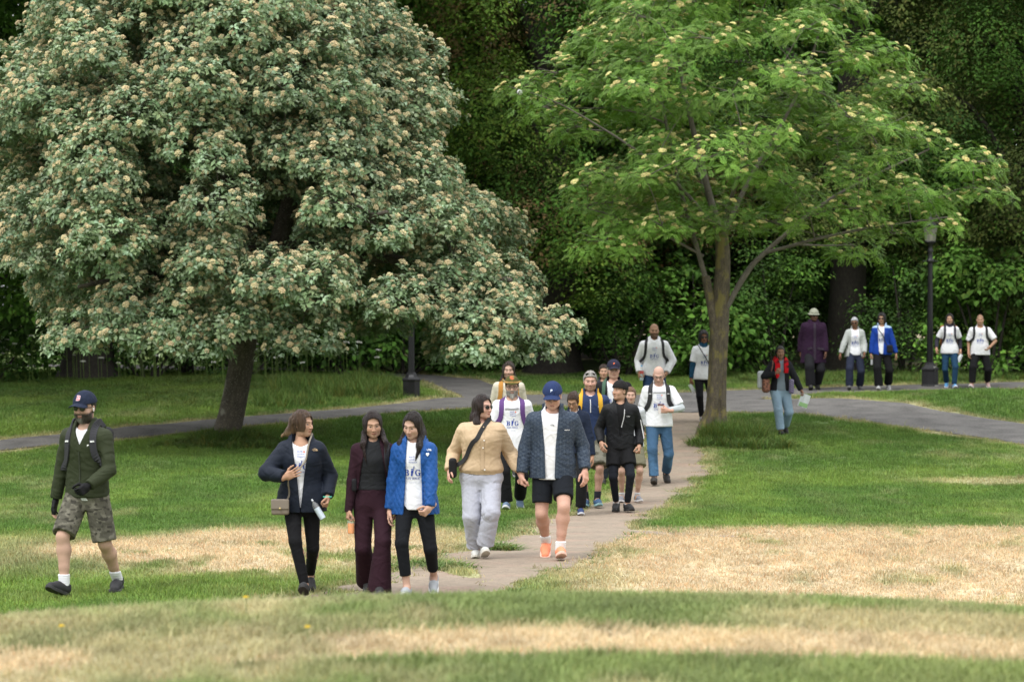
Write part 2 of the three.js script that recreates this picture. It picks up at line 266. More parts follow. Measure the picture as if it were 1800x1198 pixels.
function hangingCluster(seed, n, rad, len, w) {
  const R = rng(seed), pos = [], col = [], idx = [];
  for (let i = 0; i < n; i++) {
    const a = R() * 6.28, r = rad * Math.sqrt(R()), t = 0.65 + 0.7 * R(), l = len * (0.65 + 0.6 * R());
    const m = M4(Math.cos(a) * r, (R() - 0.5) * rad * 1.1, Math.sin(a) * r, quat(0, -a + (R() - 0.5), 0).multiply(quat((R() - 0.5) * 1.2, 0, -0.5 + R() * 0.8, 'ZXY')), 1);
    leafTris(pos, col, idx, m, l, l * w, 0.2, 0.2, [t * (R() < 0.2 ? 1.25 : 1), t, t]);
  }
  return geoOf(pos, idx, col);
}
function pinnate(seed, shoots) {
  const R = rng(seed), pos = [], col = [], idx = [];
  for (let s = 0; s < shoots; s++) {
    const a = s * 2.4 + R() * 1.2, el = -0.35 + R() * 0.9, L = 0.14 + 0.06 * R(), t = 0.72 + 0.56 * R(), rot = quat(0, -a, 0).multiply(quat((R() - 0.5) * 0.9, 0, el, 'ZXY')), base = M4(0, (R() - 0.5) * 0.06, 0, rot, 1);
    for (let i = 1; i <= 7; i++) for (const sd of [-1, 1]) {
      const x = L * (0.2 + 0.105 * i), y = -x * x * 1.6, m = base.clone().multiply(M4(x, y, 0, quat(0, sd * -1.0, 0).multiply(quat(0, 0, -0.25 + 0.3 * R(), 'ZXY')), 1));
      leafTris(pos, col, idx, m, 0.047, 0.0125, 0.2, 0.15, [t, t, t], 0.5);
    }
    leafTris(pos, col, idx, base.clone().multiply(M4(L * 0.94, -L * L * 1.5, 0, quat(0, 0, -0.3), 1)), 0.055, 0.015, 0.15, 0.1, [t, t, t]);
  }
  return geoOf(pos, idx, col);
}
function corymb(seed, rad, flat, n) { // domed head of many tiny blossoms
  const R = rng(seed), pos = [], col = [], idx = [], oct = [[1, 0, 0], [-1, 0, 0], [0, 1, 0], [0, -0.6, 0], [0, 0, 1], [0, 0, -1]], F = [0, 2, 4, 4, 2, 1, 1, 2, 5, 5, 2, 0, 4, 3, 0, 1, 3, 4, 5, 3, 1, 0, 3, 5];
  for (let i = 0; i < n; i++) {
    const a = i * 2.4, r = rad * Math.sqrt((i + 0.5) / n), s = rad * (0.2 + 0.13 * R()), x = Math.cos(a) * r, z = Math.sin(a) * r, y = (1 - (r / rad) ** 2) * rad * flat + (R() - 0.5) * rad * 0.3, k = pos.length / 3, t = 0.75 + 0.5 * R(), wm = R();
    for (const o of oct) { pos.push(x + o[0] * s, y + o[1] * s, z + o[2] * s); col.push(t, t * (0.93 + 0.09 * wm), t * (0.8 + 0.25 * wm)); }
    for (const f of F) idx.push(k + f);
  }
  return geoOf(pos, idx, col);
}
const leafMat = (rough = 0.7, tr = 0.35) => new THREE.MeshPhysicalMaterial({ vertexColors: true, side: THREE.DoubleSide, roughness: rough, transmission: tr, thickness: 0, specularIntensity: 0.6 });
const foliage = leafMat(), blossomMat = new THREE.MeshStandardMaterial({ vertexColors: true, roughness: 0.95 });
const bark = (base, ridge, lichen, amt, seed, lo = 0.55) => { const t = texture(256, 512, (u, v, o) => { const r = tn(u, v, 10, seed, 4), g = Math.abs(tn(u, v * 0.5, 16, seed + 5, 3) - 0.5) * 2, l = sst(lo, lo + 0.16, tn(u, v, 5, seed + 9, 6)) * amt, sp = hsh(Math.floor(u * 70), Math.floor(v * 150), seed) > 0.965 ? amt : 0; for (let c = 0; c < 3; c++) o[c] = lerp(lerp(ridge[c], base[c], clamp(r * 0.7 + g * 0.6)), lichen[c], Math.max(l * 0.6, sp)); }); return std([1, 1, 1], 0.95, { map: t, bumpMap: t, bumpScale: 0.03 }); };
const barkGrey = bark([0.13, 0.11, 0.085], [0.035, 0.028, 0.022], [0.36, 0.35, 0.28], 0.8, 3, 0.62), barkRowan = bark([0.16, 0.13, 0.09], [0.04, 0.032, 0.024], [0.26, 0.22, 0.05], 0.8, 13, 0.53), barkLimb = bark([0.2, 0.175, 0.145], [0.07, 0.06, 0.05], [0.33, 0.32, 0.26], 0.6, 33, 0.6), barkDark = bark([0.05, 0.042, 0.033], [0.016, 0.013, 0.011], [0.07, 0.075, 0.04], 0.5, 23);
const nearestOn = (limbs, p) => { // closest point on limb polylines, a little below p if possible
  let best = 1e9, at = null;
  limbs.forEach((L, li) => { for (let i = 0; i + 1 < L.length; i++) for (let t = 0; t <= 1; t += 0.2) { const q = [0, 1, 2, 3].map((c) => lerp(L[i][c], L[i + 1][c], t)), d = Math.hypot(q[0] - p.x, q[1] - p.y, q[2] - p.z) + Math.max(0, q[1] - p.y) * 1.2; if (d < best) { best = d; at = { q, li }; } } });
  return at;
};
const upq = (n, spin) => new THREE.Quaternion().setFromUnitVectors(V(0, 1, 0), n).multiply(quat(0, spin, 0));
// ---------- the two flowering trees ----------
function floweringTree(o) {
  const R = rng(o.seed), T = thing(o.name, o.label, 'tree', o.at, 0, null);
  mesh('trunk', o.trunkGeo, o.bark, T);
  const clumps = [];
  for (let i = 0; i < 9000 && clumps.length < o.n; i++) {
    const h = lerp(o.h0, o.h1, R()), a = R() * 6.28, ca = Math.cos(a), sa = Math.sin(a), ex = spline(ca > 0 ? o.right : o.left, h), ez = spline(o.depth, h), Rr = 1 / Math.sqrt((ca / ex) ** 2 + (sa / ez) ** 2), f = Math.sqrt(lerp(o.inner, 0.9, R()));
    if (ex < 0.2) continue;
    const c = V(ca * Rr * f, h + o.droop * (1 - f * f) - (f > 0.8 ? 0.25 * (1 - o.sag) : 0), sa * Rr * f), r = o.r0 + (o.r1 - o.r0) * R();
    if (o.voids.some(([x, y, rr]) => Math.hypot(c.x - x, c.y - y) < rr && c.z > -0.6)) continue;
    if (clumps.some((q) => q.c.distanceTo(c) < (q.r + r) * o.pack)) continue;
    clumps.push({ c, r });
  }
  for (const [x, y, z, r] of o.extra) clumps.push({ c: V(x, y, z), r });
  const woods = o.limbs.map((L) => [tube(L, 8, 4, 0.12, R() * 9)]), lists = o.leaves.map(() => []), fl = o.heads.map(() => []), twigs = o.limbs.map((L) => L);
  clumps.sort((p, q) => p.c.length() - q.c.length());
  for (const { c, r } of clumps) {
    const { q, li } = nearestOn(twigs, c), mid = V(lerp(q[0], c.x, 0.5), lerp(q[1], c.y, 0.5) + 0.12 * (R() - 0.2), lerp(q[2], c.z, 0.5)), r0 = Math.min(q[3] * 0.7, 0.055), path = [[q[0], q[1], q[2], r0], [mid.x, mid.y, mid.z, r0 * 0.7], [c.x, c.y, c.z, 0.014]];
    woods[li % o.limbs.length].push(tube(path, 5, 3)); twigs.push(path);
    for (let k = 0; k < 3; k++) { const a = R() * 6.28; woods[li % o.limbs.length].push(tube([[c.x, c.y - 0.03, c.z, 0.012], [c.x + Math.cos(a) * r * 0.8, c.y + r * o.flat * (R() - 0.2), c.z + Math.sin(a) * r * 0.8, 0.004]], 3, 2)); }
    const tone = 0.82 + 0.36 * R(), n = Math.round(o.per * r * r / (o.r1 * o.r1));
    for (let k = 0; k < n; k++) {
      const a = R() * 6.28, y = 1 - R() * 1.5, s = Math.sqrt(Math.max(0.05, 1 - Math.min(1, y * y))), dir = V(Math.cos(a) * s, y, Math.sin(a) * s), rad = r * (0.62 + 0.45 * R()) * (0.85 + 0.3 * vn(dir.x * 2 + c.x, dir.y * 2 + c.y, dir.z * 2 + c.z));
      const p = V(c.x + dir.x * rad, c.y + dir.y * rad * o.flat - (o.sag ? o.sag * (dir.x * dir.x + dir.z * dir.z) * r * 0.4 : 0), c.z + dir.z * rad), out = V(p.x, 0, p.z).normalize();
      const nrm = dir.clone().multiplyScalar(o.follow).add(V((R() - 0.5) * 0.7, 0.75, (R() - 0.5) * 0.7)).addScaledVector(out, 0.25).normalize(), t = tone * (0.82 + 0.36 * R()), sc = 0.8 + 0.4 * R(), w = R();
      lists[(R() * lists.length) | 0].push({ m: M4(p.x, p.y, p.z, upq(nrm, R() * 6.28), sc), c: [o.color[0] * t * (1 + 0.25 * w), o.color[1] * t, o.color[2] * t] });
      if (y > o.bloomAbove && R() < o.bloom) { const b = 0.8 + 0.4 * R(), g = R(); fl[(R() * fl.length) | 0].push({ m: M4(p.x + nrm.x * 0.045, p.y + nrm.y * 0.045 + 0.01, p.z + nrm.z * 0.045, upq(nrm, R() * 6.28), (0.65 + 0.6 * R())), c: [0, 1, 2].map((q2) => lerp(o.bloomA[q2], o.bloomB[q2], g) * b) }); }
    }
  }
  woods.forEach((w) => { const lm = mesh('limb', w[0], o.limbBark || o.bark, T); if (w.length > 1) mesh('twigs', mergeGeometries(w.slice(1)), o.limbBark || o.bark, lm).userData.kind = 'stuff'; });
  const crown = new THREE.Group(); crown.name = 'crown'; T.add(crown);
  lists.forEach((l, i) => instanced('leaves', o.leaves[i], foliage, l, crown));
  fl.forEach((l, i) => l.length && instanced('blossoms', o.heads[i], blossomMat, l, crown));
  return T;
}
const WB = [-4.8, groundY(-4.8, -48.5) - 0.02, -48.5];
floweringTree({
  seed: 5, name: 'whitebeam_tree', label: 'grey green flowering tree with a leaning trunk and dense cream blossom', at: WB, bark: barkGrey,
  trunkGeo: tube([[-0.1, -0.15, 0, 0.29], [-0.07, 0.12, 0, 0.24], [0.02, 0.5, 0, 0.215], [0.14, 1.1, 0, 0.205], [0.26, 1.8, 0, 0.2], [0.42, 2.5, 0, 0.22], [0.5, 3.0, 0, 0.2]], 18, 6, 0.1, 3),
  limbs: [[[0.42, 2.4, 0, 0.18], [0.9, 3.6, 0.2, 0.15], [1.3, 5.5, 0.1, 0.1], [1.2, 7.8, 0, 0.05]], [[0.4, 2.3, 0, 0.18], [0.1, 4, -0.2, 0.14], [-0.7, 6.2, 0, 0.1], [-0.8, 8.4, 0, 0.04]],
    [[0.4, 2.2, 0, 0.13], [-1.2, 3.2, 0.5, 0.09], [-3.4, 4.0, 0.6, 0.05]], [[0.4, 2.4, 0.1, 0.12], [0.2, 3.2, 1.6, 0.09], [-0.4, 4.2, 3.2, 0.04]], [[0.5, 2.5, 0, 0.13], [2.2, 3.1, 0.6, 0.09], [4.8, 2.7, 1.4, 0.04]],
    [[0.5, 2.6, -0.1, 0.12], [1.0, 3.4, -1.7, 0.09], [1.4, 4.2, -3.2, 0.04]], [[0.45, 2.5, 0, 0.12], [-0.9, 3.5, -1.5, 0.08], [-2.6, 4.4, -2.6, 0.04]], [[0.5, 2.6, 0.1, 0.11], [1.9, 3.5, 1.8, 0.08], [2.8, 3.8, 3.0, 0.03]], [[0.4, 2.3, 0.1, 0.1], [-1.0, 2.8, 1.5, 0.07], [-2.2, 2.6, 2.6, 0.03]]],
  h0: 1.75, h1: 9.6, right: [[1.5, 5.2], [2.6, 5.5], [3.4, 5.1], [4.4, 3.9], [5.6, 3.5], [6.6, 3.4], [7.6, 2.4], [9, 1.2], [9.8, 0.1]], left: [[1.6, 2.6], [2.5, 3.0], [3.2, 3.9], [4, 4.4], [5, 4.6], [6.6, 3.8], [7.6, 3.0], [9, 1.3], [9.8, 0.1]], depth: [[1.6, 3.0], [2.6, 3.8], [4, 4.0], [6, 3.6], [7.6, 2.8], [9, 1.4], [9.8, 0.1]],
  inner: 0.2, droop: 0.75, sag: 0.6, n: 340, r0: 0.42, r1: 0.8, pack: 0.43, flat: 0.8, per: 225, follow: 0.75, voids: [[-0.6, 4.65, 0.5], [0.75, 3.55, 0.42], [-1.1, 3.9, 0.25], [2.2, 2.6, 0.3]],
  extra: [[4.3, 1.75, 2.4, 0.62], [5.2, 1.7, 2.2, 0.55], [4.8, 2.1, 2.3, 0.6], [5.6, 1.95, 2.1, 0.42], [4.0, 2.15, 2.3, 0.5], [-2.3, 1.9, 2.4, 0.6], [-1.4, 2.0, 2.8, 0.6], [-0.6, 2.15, 2.9, 0.55]],
  leaves: [rosette(11, 11, 0.086, 0.62, 0.06, 0.25), rosette(12, 12, 0.09, 0.58, 0.065, 0.25), rosette(13, 12, 0.08, 0.62, 0.07, 0.3)], heads: [corymb(21, 0.05, 0.55, 30), corymb(22, 0.042, 0.7, 26)],
  color: [0.178, 0.285, 0.135], bloom: 0.6, bloomAbove: -0.45, bloomA: [0.62, 0.56, 0.34], bloomB: [0.54, 0.44, 0.27],
});
const RW = [3.48, groundY(3.48, -48.8) - 0.02, -48.8];
{
  const trunk = mergeGeometries([
    tube([[-0.08, -0.2, 0.05, 0.319], [-0.08, 0.1, 0.04, 0.228], [0, 0.45, 0, 0.163], [0.04, 1.0, 0, 0.152], [0.08, 1.8, 0, 0.16], [0.12, 2.5, 0, 0.144], [0.14, 3.1, 0, 0.125], [0.1, 3.6, 0, 0.106]], 18, 6, 0.12, 7),
    tube([[-0.22, -0.15, 0.1, 0.129], [-0.06, 0.35, 0.16, 0.076], [0.0, 1.0, 0.13, 0.076], [0.0, 1.7, 0.1, 0.0836], [-0.06, 2.2, 0.05, 0.0836], [-0.16, 2.75, 0.02, 0.076]], 9, 6, 0.25, 17),
    tube([[0.22, -0.2, 0.05, 0.106], [0.14, 0.3, 0.06, 0.076], [0.14, 1.0, 0.05, 0.076], [0.17, 1.9, 0.04, 0.0836]], 9, 5, 0.2, 19)]);
  floweringTree({
    seed: 9, name: 'rowan_tree', label: 'open green flowering tree with feathery leaves and a mossy split trunk', at: RW, bark: barkRowan, limbBark: barkLimb, trunkGeo: trunk,
    limbs: [[[-0.14, 2.65, 0.02, 0.0508], [-0.3, 3.2, 0.1, 0.0432], [-0.65, 4.4, 0.2, 0.0356], [-1.0, 6.0, 0.3, 0.0254], [-1.5, 7.6, 0.2, 0.0153]], [[0.12, 3.4, 0, 0.0763], [-0.1, 4.2, -0.1, 0.061], [-0.45, 5.6, 0, 0.0458], [-0.75, 7.2, -0.1, 0.0254], [-0.9, 8.3, 0, 0.0102]],
      [[0.2, 2.2, 0.05, 0.0508], [0.5, 2.75, 0.1, 0.0483], [0.85, 3.15, 0.1, 0.0407], [2.0, 4.1, 0.3, 0.0305], [3.6, 4.9, 0.5, 0.0153]], [[0.12, 3.4, 0, 0.0508], [0.6, 4.4, -0.2, 0.0407], [1.5, 6.0, -0.4, 0.0254], [2.0, 7.6, -0.3, 0.0153]], [[0, 3.6, 0, 0.0407], [-1.0, 4.6, 0.7, 0.0254], [-2.6, 5.6, 1.0, 0.0127], [-3.6, 5.95, 1.0, 0.0061]],
      [[0.1, 3.5, 0.05, 0.0407], [0.3, 4.4, 1.2, 0.0305], [0.5, 5.2, 2.6, 0.0153]], [[0.1, 3.5, -0.05, 0.0407], [-0.2, 4.6, -1.3, 0.0305], [-0.4, 5.4, -2.6, 0.0153]], [[0.85, 3.15, 0.1, 0.0305], [2.2, 3.5, 0.9, 0.0229], [3.9, 3.75, 1.3, 0.0102]], [[-0.2, 3.1, 0.05, 0.0254], [-1.2, 3.6, 0.5, 0.0178], [-2.2, 3.9, 0.6, 0.00918]]],
    h0: 3.3, h1: 8.9, right: [[3.2, 3.2], [3.8, 4.1], [4.6, 4.6], [5.5, 4.2], [6.5, 3.2], [7.5, 2.2], [8.9, 0.6]], left: [[3.2, 2.2], [4, 2.5], [5, 2.6], [5.9, 3.3], [6.4, 2.6], [7.5, 2.2], [8.9, 0.6]], depth: [[3.2, 2.0], [4.2, 3.0], [5.5, 3.2], [7.5, 2.2], [8.9, 0.5]],
    inner: 0.05, droop: 0.35, sag: 0.6, n: 132, r0: 0.32, r1: 0.72, pack: 0.5, flat: 0.46, per: 74, follow: 0.45, voids: [[-0.75, 5.2, 0.3], [0.9, 4.0, 0.25]],
    extra: [[-3.3, 5.95, 1.0, 0.5], [-2.7, 6.2, 0.8, 0.55], [4.3, 4.7, 0.9, 0.6], [4.5, 4.2, 1.0, 0.5], [3.7, 3.65, 1.2, 0.45], [1.5, 3.75, 1.0, 0.5], [2.3, 3.9, 1.3, 0.55], [2.9, 3.5, 1.1, 0.45], [1.1, 4.3, 1.3, 0.55], [2.3, 4.5, 1.5, 0.6], [3.1, 4.2, 1.3, 0.55], [-0.9, 3.6, 1.0, 0.45], [-1.7, 3.7, 0.9, 0.5], [-2.2, 4.3, 0.8, 0.55], [0.2, 3.9, 1.2, 0.4], [-1.3, 4.4, 1.2, 0.5]],
    leaves: [pinnate(31, 5), pinnate(32, 5), pinnate(33, 4)], heads: [corymb(41, 0.056, 0.35, 30), corymb(42, 0.046, 0.4, 26)],
    color: [0.122, 0.262, 0.03], bloom: 0.36, bloomAbove: -0.1, bloomA: [0.6, 0.57, 0.27], bloomB: [0.5, 0.44, 0.18],
  });
}
// ---------- woodland behind ----------
const CL = { big: [hangingCluster(51, 14, 0.34, 0.17, 0.62), hangingCluster(52, 14, 0.34, 0.16, 0.66)], small: [hangingCluster(53, 20, 0.32, 0.095, 0.6), hangingCluster(54, 20, 0.32, 0.1, 0.55)], far: [hangingCluster(55, 16, 0.6, 0.26, 0.7)] };
const darkLeaf = leafMat(0.75, 0.35); darkLeaf.specularIntensity = 0.3;
function foliageMass(parent, name, seed, clumps, kind, per, cols, follow = 0.35) {
  const R = rng(seed), G = CL[kind], lists = G.map(() => []);
  for (const [cx, cy, cz, rx, ry, rz] of clumps) {
    const n = Math.round(per * Math.pow(rx * ry * rz, 0.667)), tone = 0.75 + 0.5 * R(), cc = cols[(R() * cols.length) | 0];
    for (let k = 0; k < n; k++) {
      const a = R() * 6.28, y = R() * 2 - 1, s = Math.sqrt(1 - y * y), f = 0.55 + 0.5 * Math.sqrt(R()), p = V(cx + Math.cos(a) * s * rx * f, cy + y * ry * f, cz + Math.sin(a) * s * rz * f), t = tone * (0.7 + 0.6 * R()), c = R() < 0.8 ? cc : cols[(R() * cols.length) | 0];
      const nrm = V(Math.cos(a) * s * follow + (R() - 0.5) * 0.7, 0.8, Math.sin(a) * s * follow + (R() - 0.5) * 0.7).normalize();
      lists[(R() * lists.length) | 0].push({ m: M4(p.x, p.y, p.z, upq(nrm, R() * 6.28), 0.75 + 0.5 * R()), c: c.map((q) => q * t) });
    }
  }
  lists.forEach((l, i) => instanced(name, G[i], darkLeaf, l, parent));
}
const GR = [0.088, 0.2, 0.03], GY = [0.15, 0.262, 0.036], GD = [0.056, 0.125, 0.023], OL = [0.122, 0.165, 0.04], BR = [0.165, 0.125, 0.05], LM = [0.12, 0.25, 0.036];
function woodTree(label, x, d, tr, h, crownW, low, cols, seed, o = {}) {
  const R = rng(seed), y0 = groundY(x, -d) - 0.05, T = thing('woodland_tree', label, 'tree', [x, y0, -d], 0, 'tall trees of the dark wood behind the path');
  const lx = (R() - 0.5) * 0.6;
  mesh('trunk', tube([[0, -0.2, 0, tr * 1.9], [0, 0.25, 0, tr * 1.35], [0, 0.9, 0, tr * 1.08], [lx * 0.3, 3, 0, tr], [lx, 7, 0, tr * 0.85], [lx * 1.5, h * 0.75, 0, tr * 0.5], [lx, h * 0.95, 0, tr * 0.15]], 14, 5, 0.14, seed), barkDark, T);
  const clumps = [], n = o.n ?? 46, wood = [];
  for (let i = 0; i < n; i++) {
    const t = i / n, hh = lerp(low, h, Math.pow(t, 1.35)) + (R() - 0.5) * 0.8, a = R() * 6.28, rr = crownW * (hh > h * 0.75 ? 1.6 * (1.12 - hh / h) + 0.1 : 1) * Math.sqrt(lerp(0.12, 1, R())), r = 0.75 + 0.75 * R();
    const cx = lx + Math.cos(a) * rr, cz = Math.sin(a) * rr * 0.8; clumps.push([cx, hh - (o.droop ?? 0.3) * rr * 0.3, cz, r, r * (o.vert ?? 0.8), r]);
    if (i % 2 === 0) { const hb = Math.max(low * 0.7 + 1, hh - 1.2 - rr * 0.35); wood.push(tube([[lx * 0.7, hb, 0, tr * 0.28], [cx * 0.5, hh - 0.3, cz * 0.5, tr * 0.17], [cx, hh, cz, 0.02]], 5, 4, 0.1, i)); }
  }
  const reach = []; // high boughs leaning out over the path
  if (o.over) for (let i = 0; i < o.over[0]; i++) { const f = R(), hh = 10 + 4.5 * R() - f * 0.6, cz = 1 + f * o.over[1], cx = lx + (R() - 0.5) * o.over[2], r = 0.9 + 0.8 * R(); reach.push([cx, hh, cz, r, r * 0.6, r]); if (i % 3 === 0) wood.push(tube([[lx, 7.5 + R(), 0, tr * 0.35], [cx * 0.5, hh - 0.6, cz * 0.5, tr * 0.2], [cx, hh, cz, 0.03]], 5, 4, 0.1, i)); }
  mesh('limbs', mergeGeometries(wood), barkDark, T).userData.kind = 'stuff';
  const crown = new THREE.Group(); crown.name = 'crown'; T.add(crown);
  if (reach.length) foliageMass(crown, 'leaves', seed + 2, reach, 'far', 42, cols, 0.3);
  foliageMass(crown, 'leaves', seed + 1, clumps, o.kind ?? 'big', o.per ?? 95, cols, 0.95);
  return T;
}
function shrub(label, x, d, w, h, cols, seed, o = {}) {
  const R = rng(seed), T = thing('shrub', label, 'shrub', [x, groundY(x, -d) - 0.03, -d], 0, 'shrubs along the foot of the wood'), clumps = [], wood = [];
  const n = Math.round((o.n ?? 8) * w * h / 3);
  for (let i = 0; i < n; i++) { const a = R() * 6.28, hh = 0.35 + (h - 0.7) * R(), rr = w * 0.5 * Math.sqrt(R()) * (1 - 0.45 * (hh / h) ** 2), r = 0.25 + 0.4 * R(); clumps.push([Math.cos(a) * rr, hh, Math.sin(a) * rr * 0.7, r, r * 0.7, r]); if (i % 3 === 0) wood.push(tube([[Math.cos(a) * rr * 0.2, 0, Math.sin(a) * rr * 0.2, 0.05], [Math.cos(a) * rr * 0.6, hh * 0.6, Math.sin(a) * rr * 0.5, 0.03], [Math.cos(a) * rr, hh, Math.sin(a) * rr * 0.7, 0.01]], 5, 3)); }
  mesh('stems', mergeGeometries(wood), barkDark, T).userData.kind = 'stuff';
  const crown = new THREE.Group(); crown.name = 'foliage'; T.add(crown);
  foliageMass(crown, 'leaves', seed + 3, clumps, o.kind ?? 'small', o.per ?? 120, cols, 0.6);
  return T;
}
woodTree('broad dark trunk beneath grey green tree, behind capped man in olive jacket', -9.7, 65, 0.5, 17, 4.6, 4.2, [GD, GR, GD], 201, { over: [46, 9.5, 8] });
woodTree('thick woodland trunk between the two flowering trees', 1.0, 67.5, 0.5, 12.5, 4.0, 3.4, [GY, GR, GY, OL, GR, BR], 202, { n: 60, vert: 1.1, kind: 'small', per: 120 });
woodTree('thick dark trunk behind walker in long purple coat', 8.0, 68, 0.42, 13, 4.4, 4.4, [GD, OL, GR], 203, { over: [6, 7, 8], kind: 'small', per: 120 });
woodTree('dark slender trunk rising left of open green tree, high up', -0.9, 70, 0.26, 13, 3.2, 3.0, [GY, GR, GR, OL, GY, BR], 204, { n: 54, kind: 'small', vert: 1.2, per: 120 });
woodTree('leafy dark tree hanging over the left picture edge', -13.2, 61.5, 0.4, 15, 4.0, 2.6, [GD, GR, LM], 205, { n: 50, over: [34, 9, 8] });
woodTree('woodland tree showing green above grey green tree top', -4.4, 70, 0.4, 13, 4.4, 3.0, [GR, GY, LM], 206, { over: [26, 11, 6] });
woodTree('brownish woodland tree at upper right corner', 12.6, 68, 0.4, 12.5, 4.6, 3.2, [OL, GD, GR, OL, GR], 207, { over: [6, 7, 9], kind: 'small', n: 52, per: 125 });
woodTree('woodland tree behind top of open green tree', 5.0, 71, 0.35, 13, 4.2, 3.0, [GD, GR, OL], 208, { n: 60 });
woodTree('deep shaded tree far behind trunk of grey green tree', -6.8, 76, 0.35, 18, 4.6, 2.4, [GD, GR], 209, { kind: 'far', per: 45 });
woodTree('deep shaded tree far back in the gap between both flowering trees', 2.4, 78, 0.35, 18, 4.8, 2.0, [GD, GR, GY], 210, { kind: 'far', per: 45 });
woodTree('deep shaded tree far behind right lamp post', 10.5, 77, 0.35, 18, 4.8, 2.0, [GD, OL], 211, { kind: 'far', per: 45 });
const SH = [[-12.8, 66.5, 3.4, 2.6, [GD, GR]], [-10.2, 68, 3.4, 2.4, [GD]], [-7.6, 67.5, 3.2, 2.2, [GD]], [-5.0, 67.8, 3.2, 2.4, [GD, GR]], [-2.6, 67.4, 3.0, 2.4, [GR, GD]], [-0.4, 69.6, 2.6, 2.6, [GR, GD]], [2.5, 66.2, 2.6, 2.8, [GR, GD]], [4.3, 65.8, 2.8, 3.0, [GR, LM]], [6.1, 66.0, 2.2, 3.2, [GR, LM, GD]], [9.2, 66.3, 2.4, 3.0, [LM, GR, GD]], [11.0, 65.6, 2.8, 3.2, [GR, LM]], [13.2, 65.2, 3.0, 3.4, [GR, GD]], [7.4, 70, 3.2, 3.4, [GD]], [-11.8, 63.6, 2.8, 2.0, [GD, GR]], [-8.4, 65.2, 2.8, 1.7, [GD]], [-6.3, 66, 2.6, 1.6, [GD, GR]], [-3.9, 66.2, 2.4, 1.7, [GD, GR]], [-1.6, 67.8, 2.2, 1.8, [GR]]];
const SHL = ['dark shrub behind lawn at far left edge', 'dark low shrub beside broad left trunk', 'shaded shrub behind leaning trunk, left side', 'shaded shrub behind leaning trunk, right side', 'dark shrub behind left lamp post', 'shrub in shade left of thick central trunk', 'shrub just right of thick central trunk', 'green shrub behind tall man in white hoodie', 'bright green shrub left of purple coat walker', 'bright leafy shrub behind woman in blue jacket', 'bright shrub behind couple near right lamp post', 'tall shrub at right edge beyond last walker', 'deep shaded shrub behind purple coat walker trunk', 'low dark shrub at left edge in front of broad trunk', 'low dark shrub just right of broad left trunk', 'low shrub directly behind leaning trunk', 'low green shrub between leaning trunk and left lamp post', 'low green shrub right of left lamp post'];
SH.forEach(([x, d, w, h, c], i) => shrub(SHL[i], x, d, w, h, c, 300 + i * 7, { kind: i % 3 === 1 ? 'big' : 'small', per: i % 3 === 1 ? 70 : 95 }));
{ // the deep wood closing the view
  const R = rng(401), cl = []; for (let i = 0; i < 330; i++) { const x = -34 + 68 * R(), d = 82 + 16 * R(), r = 1.4 + 1.3 * R(); const hh = 0.8 + 15 * R(); if (Math.abs(x + 1.2) < 2.2 && hh > 6.5) continue; cl.push([x, groundY(x, -d) + hh, -d, r, r, r]); }
  const W = tag(thing('distant_wood', 'dark mass of wood closing the view behind the nearer trees', 'wood'), null, null, null, 'stuff');
  foliageMass(W, 'leaves', 402, cl, 'far', 30, [GD, GD, GR]);
  const tr = []; for (let i = 0; i < 22; i++) { const x = -20 + 40 * R(), d = 80 + 12 * R(), y = groundY(x, -d); tr.push(tube([[x, y - 0.2, -d, 0.4], [x, y + 1, -d, 0.26], [x + (R() - 0.5), y + 8, -d, 0.2], [x, y + 17, -d, 0.06]], 8, 3, 0.1, i)); }
  mesh('trunks', mergeGeometries(tr), barkDark, W);
}
